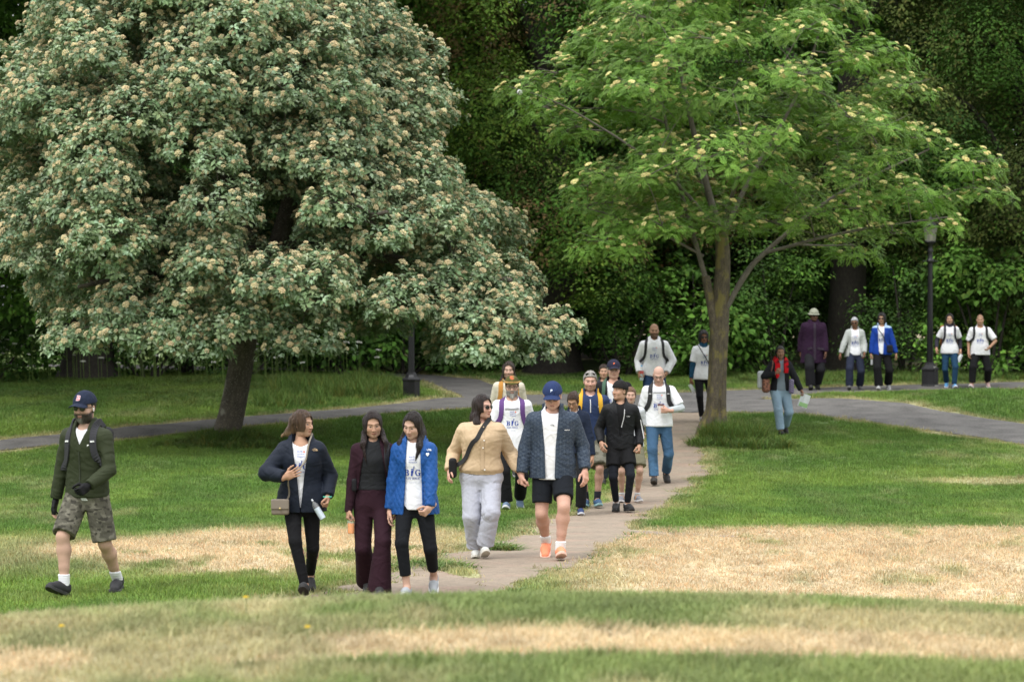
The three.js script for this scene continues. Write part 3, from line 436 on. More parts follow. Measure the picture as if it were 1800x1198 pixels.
// ---------- signed distance meshing ----------
function surfNet(f, lo, hi, h, colorFn, safe = 2) {
  const B = 4, n = [0, 1, 2].map((c) => Math.ceil((hi[c] - lo[c]) / h / B) * B), [nx, ny, nz] = n, sx = 1, sy = nx + 1, sz = (nx + 1) * (ny + 1), val = new Float32Array(sz * (nz + 1)).fill(1), seen = new Uint8Array(sz * (nz + 1)), act = [];
  for (let k = 0; k < nz; k += B) for (let j = 0; j < ny; j += B) for (let i = 0; i < nx; i += B) {
    const d = f(lo[0] + (i + 2) * h, lo[1] + (j + 2) * h, lo[2] + (k + 2) * h);
    if (Math.abs(d) > h * 3.5 * safe) { if (d < 0) for (let c = 0; c <= B; c++) for (let b = 0; b <= B; b++) for (let a = 0; a <= B; a++) { const q = (i + a) + (j + b) * sy + (k + c) * sz; if (!seen[q]) val[q] = -1; } continue; }
    act.push([i, j, k]);
    for (let c = 0; c <= B; c++) for (let b = 0; b <= B; b++) for (let a = 0; a <= B; a++) { const q = (i + a) + (j + b) * sy + (k + c) * sz; if (!seen[q]) { seen[q] = 1; val[q] = f(lo[0] + (i + a) * h, lo[1] + (j + b) * h, lo[2] + (k + c) * h); } }
  }
  const id = new Int32Array(val.length).fill(-1), pos = [], idx = [], off = [0, sx, sy, sx + sy, sz, sx + sz, sy + sz, sx + sy + sz], ed = [[0, 1], [2, 3], [4, 5], [6, 7], [0, 2], [1, 3], [4, 6], [5, 7], [0, 4], [1, 5], [2, 6], [3, 7]], cells = [];
  for (const [I, J, K] of act) for (let k = K; k < K + B; k++) for (let j = J; j < J + B; j++) for (let i = I; i < I + B; i++) {
    const q = i + j * sy + k * sz; let m = 0; for (let e = 0; e < 8; e++) if (val[q + off[e]] < 0) m |= 1 << e;
    if (m === 0 || m === 255) continue;
    let x = 0, y = 0, z = 0, c = 0;
    for (const [a, b] of ed) { const va = val[q + off[a]], vb = val[q + off[b]]; if ((va < 0) === (vb < 0)) continue; const t = va / (va - vb); x += (a & 1) + ((b & 1) - (a & 1)) * t; y += ((a >> 1) & 1) + (((b >> 1) & 1) - ((a >> 1) & 1)) * t; z += (a >> 2) + ((b >> 2) - (a >> 2)) * t; c++; }
    id[q] = pos.length / 3; pos.push(lo[0] + (i + x / c) * h, lo[1] + (j + y / c) * h, lo[2] + (k + z / c) * h); cells.push(q);
  }
  const quad = (a, b, c, d, fl) => { if (a < 0 || b < 0 || c < 0 || d < 0) return; if (fl) idx.push(a, c, b, b, c, d); else idx.push(a, b, c, b, d, c); };
  for (const q of cells) {
    const v0 = val[q] < 0;
    if (v0 !== (val[q + sx] < 0)) quad(id[q - sy - sz], id[q - sz], id[q - sy], id[q], !v0);
    if (v0 !== (val[q + sy] < 0)) quad(id[q - sx - sz], id[q - sx], id[q - sz], id[q], !v0);
    if (v0 !== (val[q + sz] < 0)) quad(id[q - sx - sy], id[q - sy], id[q - sx], id[q], !v0);
  }
  let col = null;
  if (colorFn) { col = new Float32Array(pos.length); for (let i = 0; i < pos.length; i += 3) { const c = colorFn(pos[i], pos[i + 1], pos[i + 2]); col[i] = c[0]; col[i + 1] = c[1]; col[i + 2] = c[2]; } }
  return geoOf(pos, idx, col);
}
const smin = (a, b, k) => { const h = Math.max(k - Math.abs(a - b), 0) / k; return Math.min(a, b) - h * h * k * 0.25; };
const smax = (a, b, k) => -smin(-a, -b, k);
const cone = (px, py, pz, b) => { const dx = b[3] - b[0], dy = b[4] - b[1], dz = b[5] - b[2], t = clamp(((px - b[0]) * dx + (py - b[1]) * dy + (pz - b[2]) * dz) / (dx * dx + dy * dy + dz * dz)); return Math.hypot(px - b[0] - dx * t, py - b[1] - dy * t, pz - b[2] - dz * t) - (b[6] + (b[7] - b[6]) * t); };
const ell = (x, y, z, c, r) => { const a = (x - c[0]) / r[0], b = (y - c[1]) / r[1], d = (z - c[2]) / r[2], k0 = Math.sqrt(a * a + b * b + d * d), k1 = Math.hypot(a / r[0], b / r[1], d / r[2]); return k1 < 1e-9 ? -Math.min(...r) : k0 * (k0 - 1) / k1; };
const rbox = (x, y, z, c, r, q) => { const a = Math.abs(x - c[0]) - r[0] + q, b = Math.abs(y - c[1]) - r[1] + q, d = Math.abs(z - c[2]) - r[2] + q; return Math.hypot(Math.max(a, 0), Math.max(b, 0), Math.max(d, 0)) + Math.min(Math.max(a, b, d), 0) - q; };
// ---------- head, hands, shoes (built once) ----------
function skull(x, y, z) { return smin(ell(x, y, z, [0, 0.03, -0.014], [0.077, 0.098, 0.097]), ell(x, y, z, [0, -0.045, 0.026], [0.06, 0.077, 0.066]), 0.04); }
function headSDF(fem) {
  const jaw = fem ? 0.9 : 1;
  return (x, y, z) => {
    const ax = Math.abs(x); let d = skull(x, y, z);
    d = smin(d, ell(x, y, z, [0, -0.098, 0.062], [0.027 * jaw, 0.021, 0.024]), 0.03);
    d = smin(d, ell(ax, y, z, [0.047 * jaw, -0.075, 0.01], [0.018, 0.03, 0.04]), 0.03);
    d = smin(d, ell(ax, y, z, [0.044, -0.03, 0.06], [0.022, 0.022, 0.02]), 0.03);
    d = smin(d, cone(ax, y, z, [0.008, 0.024, 0.089, 0.042, 0.027, 0.068, 0.01 - fem * 0.002, 0.009]), 0.02);
    d = smax(d, -ell(ax, y, z, [0.031, 0.0, 0.103], [0.02, 0.013, 0.02]), 0.012);
    d = Math.min(d, Math.hypot(ax - 0.031, y, z - 0.0735) - 0.0125);
    d = smin(d, cone(ax, y, z, [0.019, 0.0085, 0.084, 0.044, 0.006, 0.076, 0.003, 0.0025]), 0.004);
    d = smin(d, cone(x, y, z, [0, 0.012, 0.088, 0, -0.035, 0.112, 0.007, 0.0115 - fem * 0.0015]), 0.014);
    d = smin(d, ell(ax, y, z, [0.013, -0.038, 0.1], [0.009, 0.008, 0.011]), 0.008);
    d = smin(d, cone(ax, y, z, [0, -0.063, 0.0985, 0.021, -0.066, 0.086, 0.0055, 0.003]), 0.006);
    d = smin(d, cone(ax, y, z, [0, -0.0735, 0.0965, 0.018, -0.07, 0.087, 0.0065, 0.003]), 0.006);
    d = smin(d, Math.max(ell(ax, y, z, [0.079, -0.005, -0.008], [0.009, 0.032, 0.02]), -ell(ax, y, z, [0.087, -0.002, -0.004], [0.006, 0.018, 0.01])), 0.008);
    return smin(d, cone(x, y, z, [0, -0.06, -0.025, 0, -0.2, -0.04, 0.052 - fem * 0.007, 0.058 - fem * 0.008]), 0.03);
  };
}
const headGeos = {};
const headGeo = (fem, h) => headGeos[fem + '_' + h] ??= surfNet(headSDF(fem), [-0.1, -0.22, -0.14], [0.1, 0.15, 0.14], h);
function handSDF(pose) { // left hand: fingers -y, palm faces -x, thumb +z
  const P = { relaxed: { c: [0.35, 0.45, 0.3], sp: 0.02, th: 0.5 }, hold: { c: [0.95, 1.15, 0.8], sp: 0.01, th: 0.9 }, open: { c: [0.08, 0.12, 0.1], sp: 0.12, th: 0.15 } }[pose], bones = [];
  [[0.031, 0.078, 0.0092], [0.0105, 0.087, 0.0095], [-0.0105, 0.08, 0.0092], [-0.03, 0.062, 0.0082]].forEach(([z, L, r], i) => {
    let p = [0, -0.088 + (i === 3 ? 0.008 : 0), z], a = 0; const sz = (1.3 - i) * P.sp;
    [0.47, 0.31, 0.24].forEach((f, k) => { a += P.c[k] * (1 + 0.12 * i); const l = L * f, q = [p[0] - Math.sin(a) * l, p[1] - Math.cos(a) * l, p[2] + sz * l]; bones.push([...p, ...q, r * (1 - 0.08 * k), r * (0.92 - 0.1 * k)]); p = q; });
  });
  let t = [-0.006, -0.03, 0.03]; [[-0.3 * P.th - 0.2, -0.75, 0.75, 0.042], [-0.6 * P.th - 0.1, -0.9, 0.35 - 0.4 * P.th, 0.034], [-0.8 * P.th, -0.9, 0.15 - 0.5 * P.th, 0.026]].forEach(([a, b, c, l], k) => { const m = l / Math.hypot(a, b, c), q = [t[0] + a * m, t[1] + b * m, t[2] + c * m]; bones.push([...t, ...q, 0.0135 - 0.0018 * k, 0.0118 - 0.0018 * k]); t = q; });
  return (x, y, z) => {
    let d = rbox(x, y, z, [0, -0.052, 0], [0.0145, 0.045, 0.041 - 0.1 * Math.max(0, -0.05 - y) * 0], 0.014);
    d = smin(d, cone(x, y, z, [0, 0.06, 0, 0, -0.02, 0, 0.029, 0.026]), 0.025); d = smin(d, ell(x, y, z, [-0.01, -0.04, 0.022], [0.014, 0.028, 0.018]), 0.015);
    for (const b of bones) d = smin(d, cone(x, y, z, b), 0.006); return d;
  };
}
const handGeos = {}, mirrorX = (g) => { const m = g.clone(); m.scale(-1, 1, 1); const i = m.index.array; for (let k = 0; k < i.length; k += 3) { const t = i[k]; i[k] = i[k + 1]; i[k + 1] = t; } m.computeVertexNormals(); return m; };
const handGeo = (pose, side) => handGeos[pose + side] ??= side > 0 ? surfNet(handSDF(pose), [-0.1, -0.2, -0.06], [0.05, 0.075, 0.1], 0.0045) : mirrorX(handGeo(pose, 1));
const shoeGeos = {};
function shoeUpper(kind) {
  return shoeGeos[kind] ??= surfNet((x, y, z) => {
    let d = smin(cone(x, y, z, [0, 0.055, -0.03, 0, 0.048, 0.08, 0.04, 0.041]), cone(x, y, z, [0, 0.048, 0.08, 0.004, 0.036, 0.165, 0.042, 0.034]), 0.03);
    d = smin(d, cone(x, y, z, [0, 0.06, -0.02, 0, kind === 'boot' ? 0.15 : 0.1, -0.018, 0.042, 0.043]), 0.025);
    d = smax(d, y - (kind === 'boot' ? 0.15 : 0.098 + 0.1 * Math.max(0, z - 0.01)), 0.006);
    if (y > 0.07 && z > 0.02 && z < 0.1) d -= 0.003 * (Math.sin(z * 420) > 0.2 && Math.abs(x) < 0.022 ? 1 : 0);
    return smax(d, 0.018 - y, 0.004);
  }, [-0.07, 0, -0.1], [0.07, 0.18, 0.22], 0.006);
}
const soleGeo = (() => { const s = new THREE.Shape(); s.moveTo(0, -0.07); s.bezierCurveTo(0.05, -0.07, 0.04, 0.0, 0.043, 0.06); s.bezierCurveTo(0.056, 0.12, 0.05, 0.205, 0.005, 0.205); s.bezierCurveTo(-0.045, 0.205, -0.05, 0.12, -0.042, 0.06); s.bezierCurveTo(-0.038, 0, -0.05, -0.07, 0, -0.07); const g = new THREE.ExtrudeGeometry(s, { depth: 0.018, bevelEnabled: true, bevelSize: 0.004, bevelThickness: 0.004, bevelSegments: 2, curveSegments: 8 }); g.rotateX(Math.PI / 2); g.translate(0, 0.024, 0); g.deleteAttribute('uv'); const q = g.attributes.position; for (let i = 0; i < q.count; i++) { q.setZ(i, q.getZ(i)); const z = q.getZ(i); q.setY(i, q.getY(i) + (z > 0.14 ? (z - 0.14) ** 2 * 4 : 0)); } g.computeVertexNormals(); return g; })();
// ---------- clothing prints ----------
const cv = (w, h, draw) => { const c = document.createElement('canvas'); c.width = w; c.height = h; const g = c.getContext('2d'); g.clearRect(0, 0, w, h); draw(g, w, h); const t = new THREE.CanvasTexture(c); t.colorSpace = THREE.SRGBColorSpace; return new THREE.MeshStandardMaterial({ map: t, transparent: true, roughness: 0.9 }); };
const walkPrint = cv(384, 420, (g) => {
  g.fillStyle = '#3550a8'; g.textAlign = 'left'; g.font = '400 38px sans-serif'; g.fillText('North', 128, 40); g.fillText('London', 128, 78); g.fillText('Hospice', 128, 116);
  g.fillStyle = '#e0493a'; for (let i = 0; i < 6; i++) { g.beginPath(); g.arc(252 + Math.cos(i * 1.047) * 9, 30 + Math.sin(i * 1.047) * 9, 6, 0, 7); g.fill(); } g.fillStyle = '#f2a03a'; g.beginPath(); g.arc(252, 30, 5, 0, 7); g.fill();
  g.fillStyle = '#1c3f9c'; g.font = '700 128px serif'; g.fillText('B', 50, 306); g.fillText('G', 224, 306);
  const foot = (x, y, s, a) => { g.save(); g.translate(x, y); g.rotate(a); g.scale(s, s); g.beginPath(); g.ellipse(0, 0, 20, 27, 0, 0, 7); g.fill(); g.beginPath(); g.ellipse(2, 44, 15, 21, 0, 0, 7); g.fill(); g.fillRect(-11, 8, 24, 32); [[-18, -33, 7], [-5, -39, 6], [6, -38, 5.5], [16, -33, 5], [23, -25, 4.5]].forEach(([u, v, r]) => { g.beginPath(); g.ellipse(u, v, r, r * 1.4, 0, 0, 7); g.fill(); }); g.restore(); };
  foot(184, 248, 1, 0.2); foot(214, 182, 0.42, 0.2);
  g.font = '400 50px sans-serif'; g.fillText('FUN WALK', 66, 362); g.globalAlpha = 0.55; g.font = '400 20px sans-serif'; g.fillText('Supported by', 130, 412);
});
const wordPrint = (word, color, font = '700 44px sans-serif') => cv(256, 64, (g) => { g.fillStyle = color; g.font = font; g.textAlign = 'center'; g.fillText(word, 128, 46); });
const logoNF = (color) => cv(128, 64, (g) => { g.fillStyle = color; g.textAlign = 'right'; g.font = '700 18px sans-serif'; ['THE', 'NORTH', 'FACE'].forEach((t, i) => g.fillText(t, 78, 20 + i * 18)); g.strokeStyle = color; g.lineWidth = 7; [12, 24, 36].forEach((r) => { g.beginPath(); g.arc(82, 56, r, -Math.PI / 2, 0); g.stroke(); }); });
const capB = cv(128, 128, (g) => { g.font = '700 118px serif'; g.textAlign = 'center'; g.lineWidth = 12; g.strokeStyle = '#f2e6ea'; g.strokeText('B', 64, 106); g.fillStyle = '#d3263c'; g.fillText('B', 64, 106); g.fillStyle = '#f2e6ea'; g.fillRect(20, 62, 88, 5); });
const dotLogo = (color) => cv(64, 64, (g) => { g.fillStyle = color; g.beginPath(); g.ellipse(28, 24, 18, 12, 0, 0, 7); g.fill(); g.fillRect(12, 24, 9, 30); });
const heartLogo = (color) => cv(64, 64, (g) => { g.fillStyle = color; g.beginPath(); g.arc(22, 24, 13, 0, 7); g.arc(42, 24, 13, 0, 7); g.fill(); g.beginPath(); g.moveTo(10, 30); g.lineTo(54, 30); g.lineTo(32, 58); g.fill(); });
// ---------- people ----------
const ik = (S, T, l1, l2, hint) => { // two-bone joint position
  const d = V().subVectors(T, S), L = Math.min(d.length(), (l1 + l2) * 0.999), u = d.clone().normalize(), a = (l1 * l1 - l2 * l2 + L * L) / (2 * L), h = Math.sqrt(Math.max(0, l1 * l1 - a * a)), q = hint.clone().addScaledVector(u, -hint.dot(u)).normalize();
  return { mid: S.clone().addScaledVector(u, a).addScaledVector(q, h), end: S.clone().addScaledVector(u, L) };
};
const creases = (() => { // cloth creases as a height field, 0.8 m across
  const N = 512, h = new Float32Array(N * N).fill(0.5), R = rng(909);
  for (let i = 0; i < 150; i++) { const cx = R() * N, cy = R() * N, big = R() < 0.35, a = (R() < 0.7 ? (R() < 0.5 ? 1 : -1) * (0.35 + 0.45 * R()) : 1.57 + (R() - 0.5) * 0.6), len = (big ? 80 : 34) + 60 * R(), wd = (big ? 7 : 3.2) + 4 * R(), am = (R() < 0.6 ? 1 : -1) * (big ? 0.3 : 0.2) * (0.5 + R()), bend = (R() - 0.5) * 0.012; const ca = Math.cos(a), sa = Math.sin(a), ext = Math.ceil(len + wd * 3); for (let y = -ext; y <= ext; y++) for (let x = -ext; x <= ext; x++) { const u = x * ca + y * sa, v = -x * sa + y * ca + bend * u * u; if (Math.abs(u) > len || Math.abs(v) > wd * 3) continue; const t = 1 - (u / len) ** 2, k = ((Math.floor(cy) + y + 4 * N) % N) * N + (Math.floor(cx) + x + 4 * N) % N; h[k] += am * t * Math.exp(-((v / wd) ** 2)); } }
  return texture(N, N, (u, v, o) => { o[0] = o[1] = o[2] = h[Math.min(N - 1, Math.floor(v * N)) * N + Math.min(N - 1, Math.floor(u * N))] * 0.6 + 0.2; }, false);
})();
const strands = texture(512, 128, (u, v, o) => { o[0] = o[1] = o[2] = 0.5 * tn(u, v, 64, 5, 2) + 0.5 * hsh(Math.floor(u * 256 + 3 * tn(u, v, 4, 8, 2)), 0, 4); }, false);
const uvOn = (g, f) => { const p = g.attributes.position, a = new Float32Array(p.count * 2); for (let i = 0; i < p.count; i++) { const q = f(p.getX(i), p.getY(i), p.getZ(i)); a[i * 2] = q[0]; a[i * 2 + 1] = q[1]; } g.setAttribute('uv', new THREE.BufferAttribute(a, 2)); return g; };
const mats = {}, clothMat = (rough, sheen, crease = 0.01) => mats[rough + '_' + sheen + '_' + crease] ??= new THREE.MeshPhysicalMaterial({ vertexColors: true, roughness: rough, specularIntensity: 0.35, sheen: sheen * 0.3, sheenRoughness: 0.6, sheenColor: lin(0.3, 0.3, 0.3), bumpMap: creases, bumpScale: crease });
const skinMat = new THREE.MeshPhysicalMaterial({ vertexColors: true, roughness: 0.68, specularIntensity: 0.4 });
const hairMat = new THREE.MeshPhysicalMaterial({ vertexColors: true, roughness: 0.42, specularIntensity: 0.7, bumpMap: strands, bumpScale: 0.008 });
const gloss = std([0.008, 0.008, 0.009], 0.12), lensClear = new THREE.MeshPhysicalMaterial({ color: 0xffffff, transmission: 1, roughness: 0.05, thickness: 0 });
const mv = (m, n) => { const c = n.clone(); return c; };
const TORSO = {
  m: { a: [[0.44, 0.14], [0.5, 0.163], [0.56, 0.16], [0.62, 0.15], [0.7, 0.164], [0.75, 0.174], [0.78, 0.168], [0.8, 0.15], [0.82, 0.115], [0.84, 0.078], [0.87, 0.056]], b: [[0.44, 0.1], [0.5, 0.115], [0.56, 0.112], [0.62, 0.106], [0.7, 0.118], [0.76, 0.12], [0.8, 0.104], [0.83, 0.08], [0.87, 0.06]] },
  f: { a: [[0.44, 0.145], [0.49, 0.168], [0.55, 0.158], [0.62, 0.128], [0.7, 0.14], [0.75, 0.147], [0.78, 0.142], [0.8, 0.125], [0.82, 0.094], [0.84, 0.062], [0.87, 0.046]], b: [[0.44, 0.105], [0.49, 0.122], [0.55, 0.112], [0.62, 0.098], [0.69, 0.118], [0.735, 0.128], [0.78, 0.102], [0.83, 0.075], [0.87, 0.052]] },
};
function foldN(x, y, z, sc) { // sharp diagonal creases over soft undulation, about -0.5..0.5
  const u = x * 0.8 + z * 0.6, a = vn(x * 5 * sc + 11, y * 7 * sc, z * 5 * sc), b = vn(u * 9 * sc + y * 11 * sc, y * 26 * sc - u * 14 * sc, z * 6), c = vn(u * 9 * sc - y * 9 * sc + 31, y * 30 * sc + u * 16 * sc, z * 6 + 9), k = (q) => { const t = 1 - Math.abs(q * 2 - 1); return t * t * t; };
  return (a - 0.5) * 0.42 + k(b) * 0.4 * sst(0.35, 0.65, a) + k(c) * 0.36 * sst(0.6, 0.35, a) - 0.1;
}
function human(o) {
  const H = o.H, s = H / 1.75, w = o.w ?? 1, fem = o.fem ? 1 : 0, d = o.d, X = o.x, yaw = o.yaw ?? 0, base = groundY(X, -d), G = thing('person', o.label, 'person', [X, base, -d], yaw, o.group ?? 'walkers in the park'), cell = d < 30 ? 0.009 : d < 46 ? 0.0125 : 0.0155;
  const cy = Math.cos(yaw), sy = Math.sin(yaw), gy = (x, z) => groundY(X + x * cy + z * sy, -d - x * sy + z * cy) - base;
  const T = fem ? TORSO.f : TORSO.m, bob = o.bob ?? 0.012, lean = o.lean ?? 0.02, belly = o.belly ?? 0, lx = o.shift ?? 0;
  const A = new Float32Array(80), Bd = new Float32Array(80); for (let i = 0; i < 80; i++) { const y = 0.42 + i / 79 * 0.47; A[i] = spline(T.a, y) * s * (y < 0.8 ? w : lerp(w, 1, 0.5)); Bd[i] = spline(T.b, y) * s * (y < 0.82 ? w : 1) * (1 + belly * Math.exp(-(((y - 0.6) / 0.07) ** 2))); }
  const torso = (x, y, z, e, flare, hem) => { // elliptical loft, inflated by e
    const yy = y + bob, f = clamp(((flare !== 0 ? Math.max(0.505, yy / H) : yy / H) - 0.42) / 0.47 * 79, 0, 78.999), i = f | 0, t = f - i, fl = flare ? flare * clamp((0.68 * H - yy) / (0.68 * H - hem)) : 0, a = A[i] + (A[i + 1] - A[i]) * t + e + fl, b = Bd[i] + (Bd[i + 1] - Bd[i]) * t + e + fl * 0.8, cz = lean * (yy / H - 0.5) * 2 + (belly ? belly * 0.06 * Math.exp(-(((yy / H - 0.6) / 0.07) ** 2)) : 0) - (yy > 0.82 * H ? (yy / H - 0.82) * 0.25 : 0), px = (x - lx * (yy / H - 0.5) * 2) / a, pz = (z - cz) / b, r = Math.sqrt(px * px + pz * pz);
    return Math.max((r - 1) * Math.min(a, b) * (r > 1 ? Math.max(1, 0.5 * (a + b) / Math.min(a, b)) : 1), yy - 0.875 * H, flare !== 0 ? -1 : 0.43 * H - yy);
  };
  // skeleton
  const J = {}, sh = (fem ? 0.146 : 0.172) * s * lerp(1, w, 0.7), hp = 0.086 * s * lerp(1, w, 0.6);
  for (const [k, sd] of [['R', -1], ['L', 1]]) {
    const ft = o.feet[k], fx = ft[0], fz = ft[1], pitch = ft[2] ?? 0, fyaw = ft[3] ?? sd * 0.12, lift = (ft[4] ?? 0) + (pitch > 0 ? Math.sin(pitch) * 0.06 : Math.sin(-pitch) * 0.15) * s;
    const fq = quat(-pitch, fyaw, 0), fp = V(fx, gy(fx, fz) + lift + 0.012, fz), an = V(0, 0.085 * s, -0.005).applyQuaternion(fq).add(fp), hip = V(sd * hp, 0.5 * H - bob, 0.0);
    const leg = ik(hip, an, 0.245 * H, 0.235 * H, V(sd * 0.12 + Math.sin(fyaw) * 0.5, 0, 1));
    J['foot' + k] = { fq, fp }; J['hip' + k] = hip; J['knee' + k] = leg.mid; J['ankle' + k] = leg.end;
    const S = V(sd * sh + lx * 0.6, 0.789 * H - bob, lean * 0.62), hd = o.hands[k], ul = 0.172 * H, fl = 0.152 * H;
    const Wt = hd.p ? V(...hd.p) : V(S.x + sd * (hd.out ?? 0.06), S.y - 0.31 * H, S.z + (hd.swing ?? 0));
    const arm = ik(S, Wt, ul, fl, hd.el ? V(...hd.el) : V(sd * 0.35, 0, -1));
    J['sh' + k] = S; J['el' + k] = arm.mid; J['wr' + k] = arm.end;
  }
  const b6 = (p, q, r0, r1) => [p.x, p.y, p.z, q.x, q.y, q.z, r0, r1];
  const lw = lerp(1, w, 0.8) * s * (o.legW ?? 1), aw = lerp(1, w, 0.6) * s * (fem ? 0.88 : 1);
  // body: one surface of trunk, limbs, hands and head
  const bones = [];
  for (const k of ['R', 'L']) {
    const hip = J['hip' + k], kn = J['knee' + k], an = J['ankle' + k], cal = V().lerpVectors(kn, an, 0.27).add(V(0, 0, -0.018 * s)), low = V().lerpVectors(kn, an, 0.62).add(V(0, 0, -0.006 * s));
    bones.push(b6(hip, kn, 0.078 * lw, 0.05 * lw), b6(kn, cal, 0.045 * lw, 0.054 * lw), b6(cal, low, 0.054 * lw, 0.038 * lw), b6(low, an, 0.038 * lw, 0.032 * lw), b6(V().lerpVectors(kn, hip, 0.03).add(V(0, 0, 0.02 * s)), V().lerpVectors(kn, an, 0.08).add(V(0, 0, 0.012 * s)), 0.036 * lw, 0.03 * lw));
    if (!o.noFeet) bones.push(b6(an, V(0, 0.04 * s, 0.1 * s).applyQuaternion(J['foot' + k].fq).add(J['foot' + k].fp), 0.036 * s, 0.03 * s));
    bones.push(b6(J['sh' + k], J['el' + k], 0.047 * aw, 0.036 * aw), b6(J['el' + k], J['wr' + k], 0.038 * aw, 0.026 * aw));
  }
  const skin = o.skin, bodyF = (x, y, z) => { let q = torso(x, y, z, -0.012, 0, 0); for (const b of bones) q = smin(q, cone(x, y, z, b), 0.02); return q; };
  const bh = [-0.62 * s * Math.max(1, w * 0.8), -0.1, -0.62], bt = [0.62 * s * Math.max(1, w * 0.8), 0.9 * H, 0.62];
  const knuckle = (c) => [c[0] * 1.02, c[1] * 0.96, c[2] * 0.93];
  const bodyG = surfNet(bodyF, bh, bt, cell * 1.25, (x, y, z) => { const k = 0.9 + 0.14 * vn(x * 22, y * 22, z * 22) + 0.06 * vn(x * 70, y * 70, z * 70); return [skin[0] * k, skin[1] * k * 0.98, skin[2] * k * 0.96]; });
  const parts = [bodyG];
  for (const [k, sd] of [['R', -1], ['L', 1]]) {
    const hd = o.hands[k]; if (hd.none) continue;
    const y = hd.dir ? V(...hd.dir).normalize().negate() : V().subVectors(J['el' + k], J['wr' + k]).normalize(), th = V(...(hd.thumb ?? [0, 0, 1])), z = th.addScaledVector(y, -th.dot(y)).normalize(), x = V().crossVectors(y, z), g = handGeo(hd.pose ?? 'relaxed', sd).clone(), hs = s * (fem ? 0.92 : 1) * 1.02;
    g.scale(hs, hs, hs); const M = new THREE.Matrix4().makeBasis(x, y, z).setPosition(J['wr' + k]);
    J['M' + k] = M.clone().multiply(new THREE.Matrix4().makeScale(hs, hs, hs));
    const n = g.attributes.position.count, col = new Float32Array(n * 3), gl = hd.glove, P = g.attributes.position; for (let i = 0; i < n; i++) { const k2 = gl && P.getY(i) > -0.125 * hs ? gl : knuckle(skin); col[i * 3] = k2[0]; col[i * 3 + 1] = k2[1]; col[i * 3 + 2] = k2[2]; }
    g.setAttribute('color', new THREE.BufferAttribute(col, 3)); g.applyMatrix4(M); parts.push(g);
  }
  // head
  const hs = s * (o.head?.size ?? 1) * (fem ? 0.95 : 1.0), hq = quat(o.head?.pitch ?? 0, o.head?.yaw ?? 0, o.head?.roll ?? 0), piv = V(lx * 0.7, 0.868 * H - bob + (o.head?.up ?? 0), lean * 0.72 - 0.01 * s), HM = new THREE.Matrix4().compose(piv, hq, V(hs, hs, hs)).multiply(new THREE.Matrix4().makeTranslation(0, 0.1, 0.02));
  J.HM = HM;
  {
    const g = headGeo(fem, d < 46 ? 0.0042 : 0.006).clone(), P = g.attributes.position, n = P.count, col = new Float32Array(n * 3), hc = o.hairColor ?? [0.02, 0.014, 0.01], brow = o.brow ?? hc, be = o.beard;
    for (let i = 0; i < n; i++) {
      const x = P.getX(i), y = P.getY(i), z = P.getZ(i), ax = Math.abs(x); let c = skin; const mix = (q, t) => { c = [lerp(c[0], q[0], t), lerp(c[1], q[1], t), lerp(c[2], q[2], t)]; };
      if (z > 0.03) mix([skin[0] * 1.05, skin[1] * 0.86, skin[2] * 0.82], 0.5 * Math.exp(-(((ax - 0.042) / 0.022) ** 2 + ((y + 0.03) / 0.02) ** 2)) + 0.4 * Math.exp(-((x / 0.014) ** 2 + ((y + 0.036) / 0.014) ** 2)));
      if (o.stubble) mix(hc, o.stubble * sst(0.02, 0.05, y - 0.3 * (z + 0.02) + 0.02) * (z < 0.07 ? 1 : 0) * 0.6);
      if (be) { const m = sst(-0.028, -0.05, y - 0.35 * Math.max(0, 0.05 - z)) * sst(-0.03, 0.0, z) * (y > -0.13 ? 1 : 0) * (Math.abs(x) < 0.02 && y > -0.078 && y < -0.058 ? 0.2 : 1); mix(be, clamp(m) * (o.beardA ?? 0.85)); }
      const lip = Math.exp(-(((y + 0.068) / 0.008) ** 2)) * (ax < 0.024 && z > 0.07 ? 1 : 0); mix([skin[0] * 0.75, skin[1] * 0.42, skin[2] * 0.42], lip * (fem ? 0.85 : 0.6)); if (Math.abs(y + 0.0685) < 0.0022 && ax < 0.021 && z > 0.07) mix([0.05, 0.02, 0.018], 0.75);
      if (z > 0.06 && ax > 0.012 && ax < 0.054 && Math.abs(y - 0.0225 - 0.06 * (ax - 0.012) + 3.2 * (ax - 0.035) ** 2 * (ax > 0.035 ? 1 : 0)) < 0.0048 - fem * 0.0016) mix(brow, fem ? 0.6 : 0.75);
      if (Math.hypot(ax - 0.031, y, z - 0.0735) < 0.0148 && y < 0.0075 && y > -0.005 && ax > 0.018 && ax < 0.044) { if (Math.hypot(ax - 0.031, y) < 0.0062) c = [0.018, 0.012, 0.009]; else c = [0.3, 0.27, 0.25]; if (y > 0.0025) c = [0.035, 0.022, 0.018]; }
      col[i * 3] = c[0]; col[i * 3 + 1] = c[1]; col[i * 3 + 2] = c[2];
    }
    g.setAttribute('color', new THREE.BufferAttribute(col, 3)); g.applyMatrix4(HM); parts.push(g);
  }
  mesh('body', mergeGeometries(parts), skinMat, G);
  const onHead = (name, f, col, mat = hairMat, h = d < 46 ? 0.006 : 0.0075, lo = [-0.2, -0.45, -0.22], hi = [0.2, 0.2, 0.24]) => { const g = uvOn(surfNet(f, lo, hi, h, col), (x, y, z) => [Math.atan2(x, z + 0.02) * 0.5, (y + Math.hypot(x, z) * 0.3) * 1.5]); g.applyMatrix4(HM); return mesh(name, g, mat, G); };
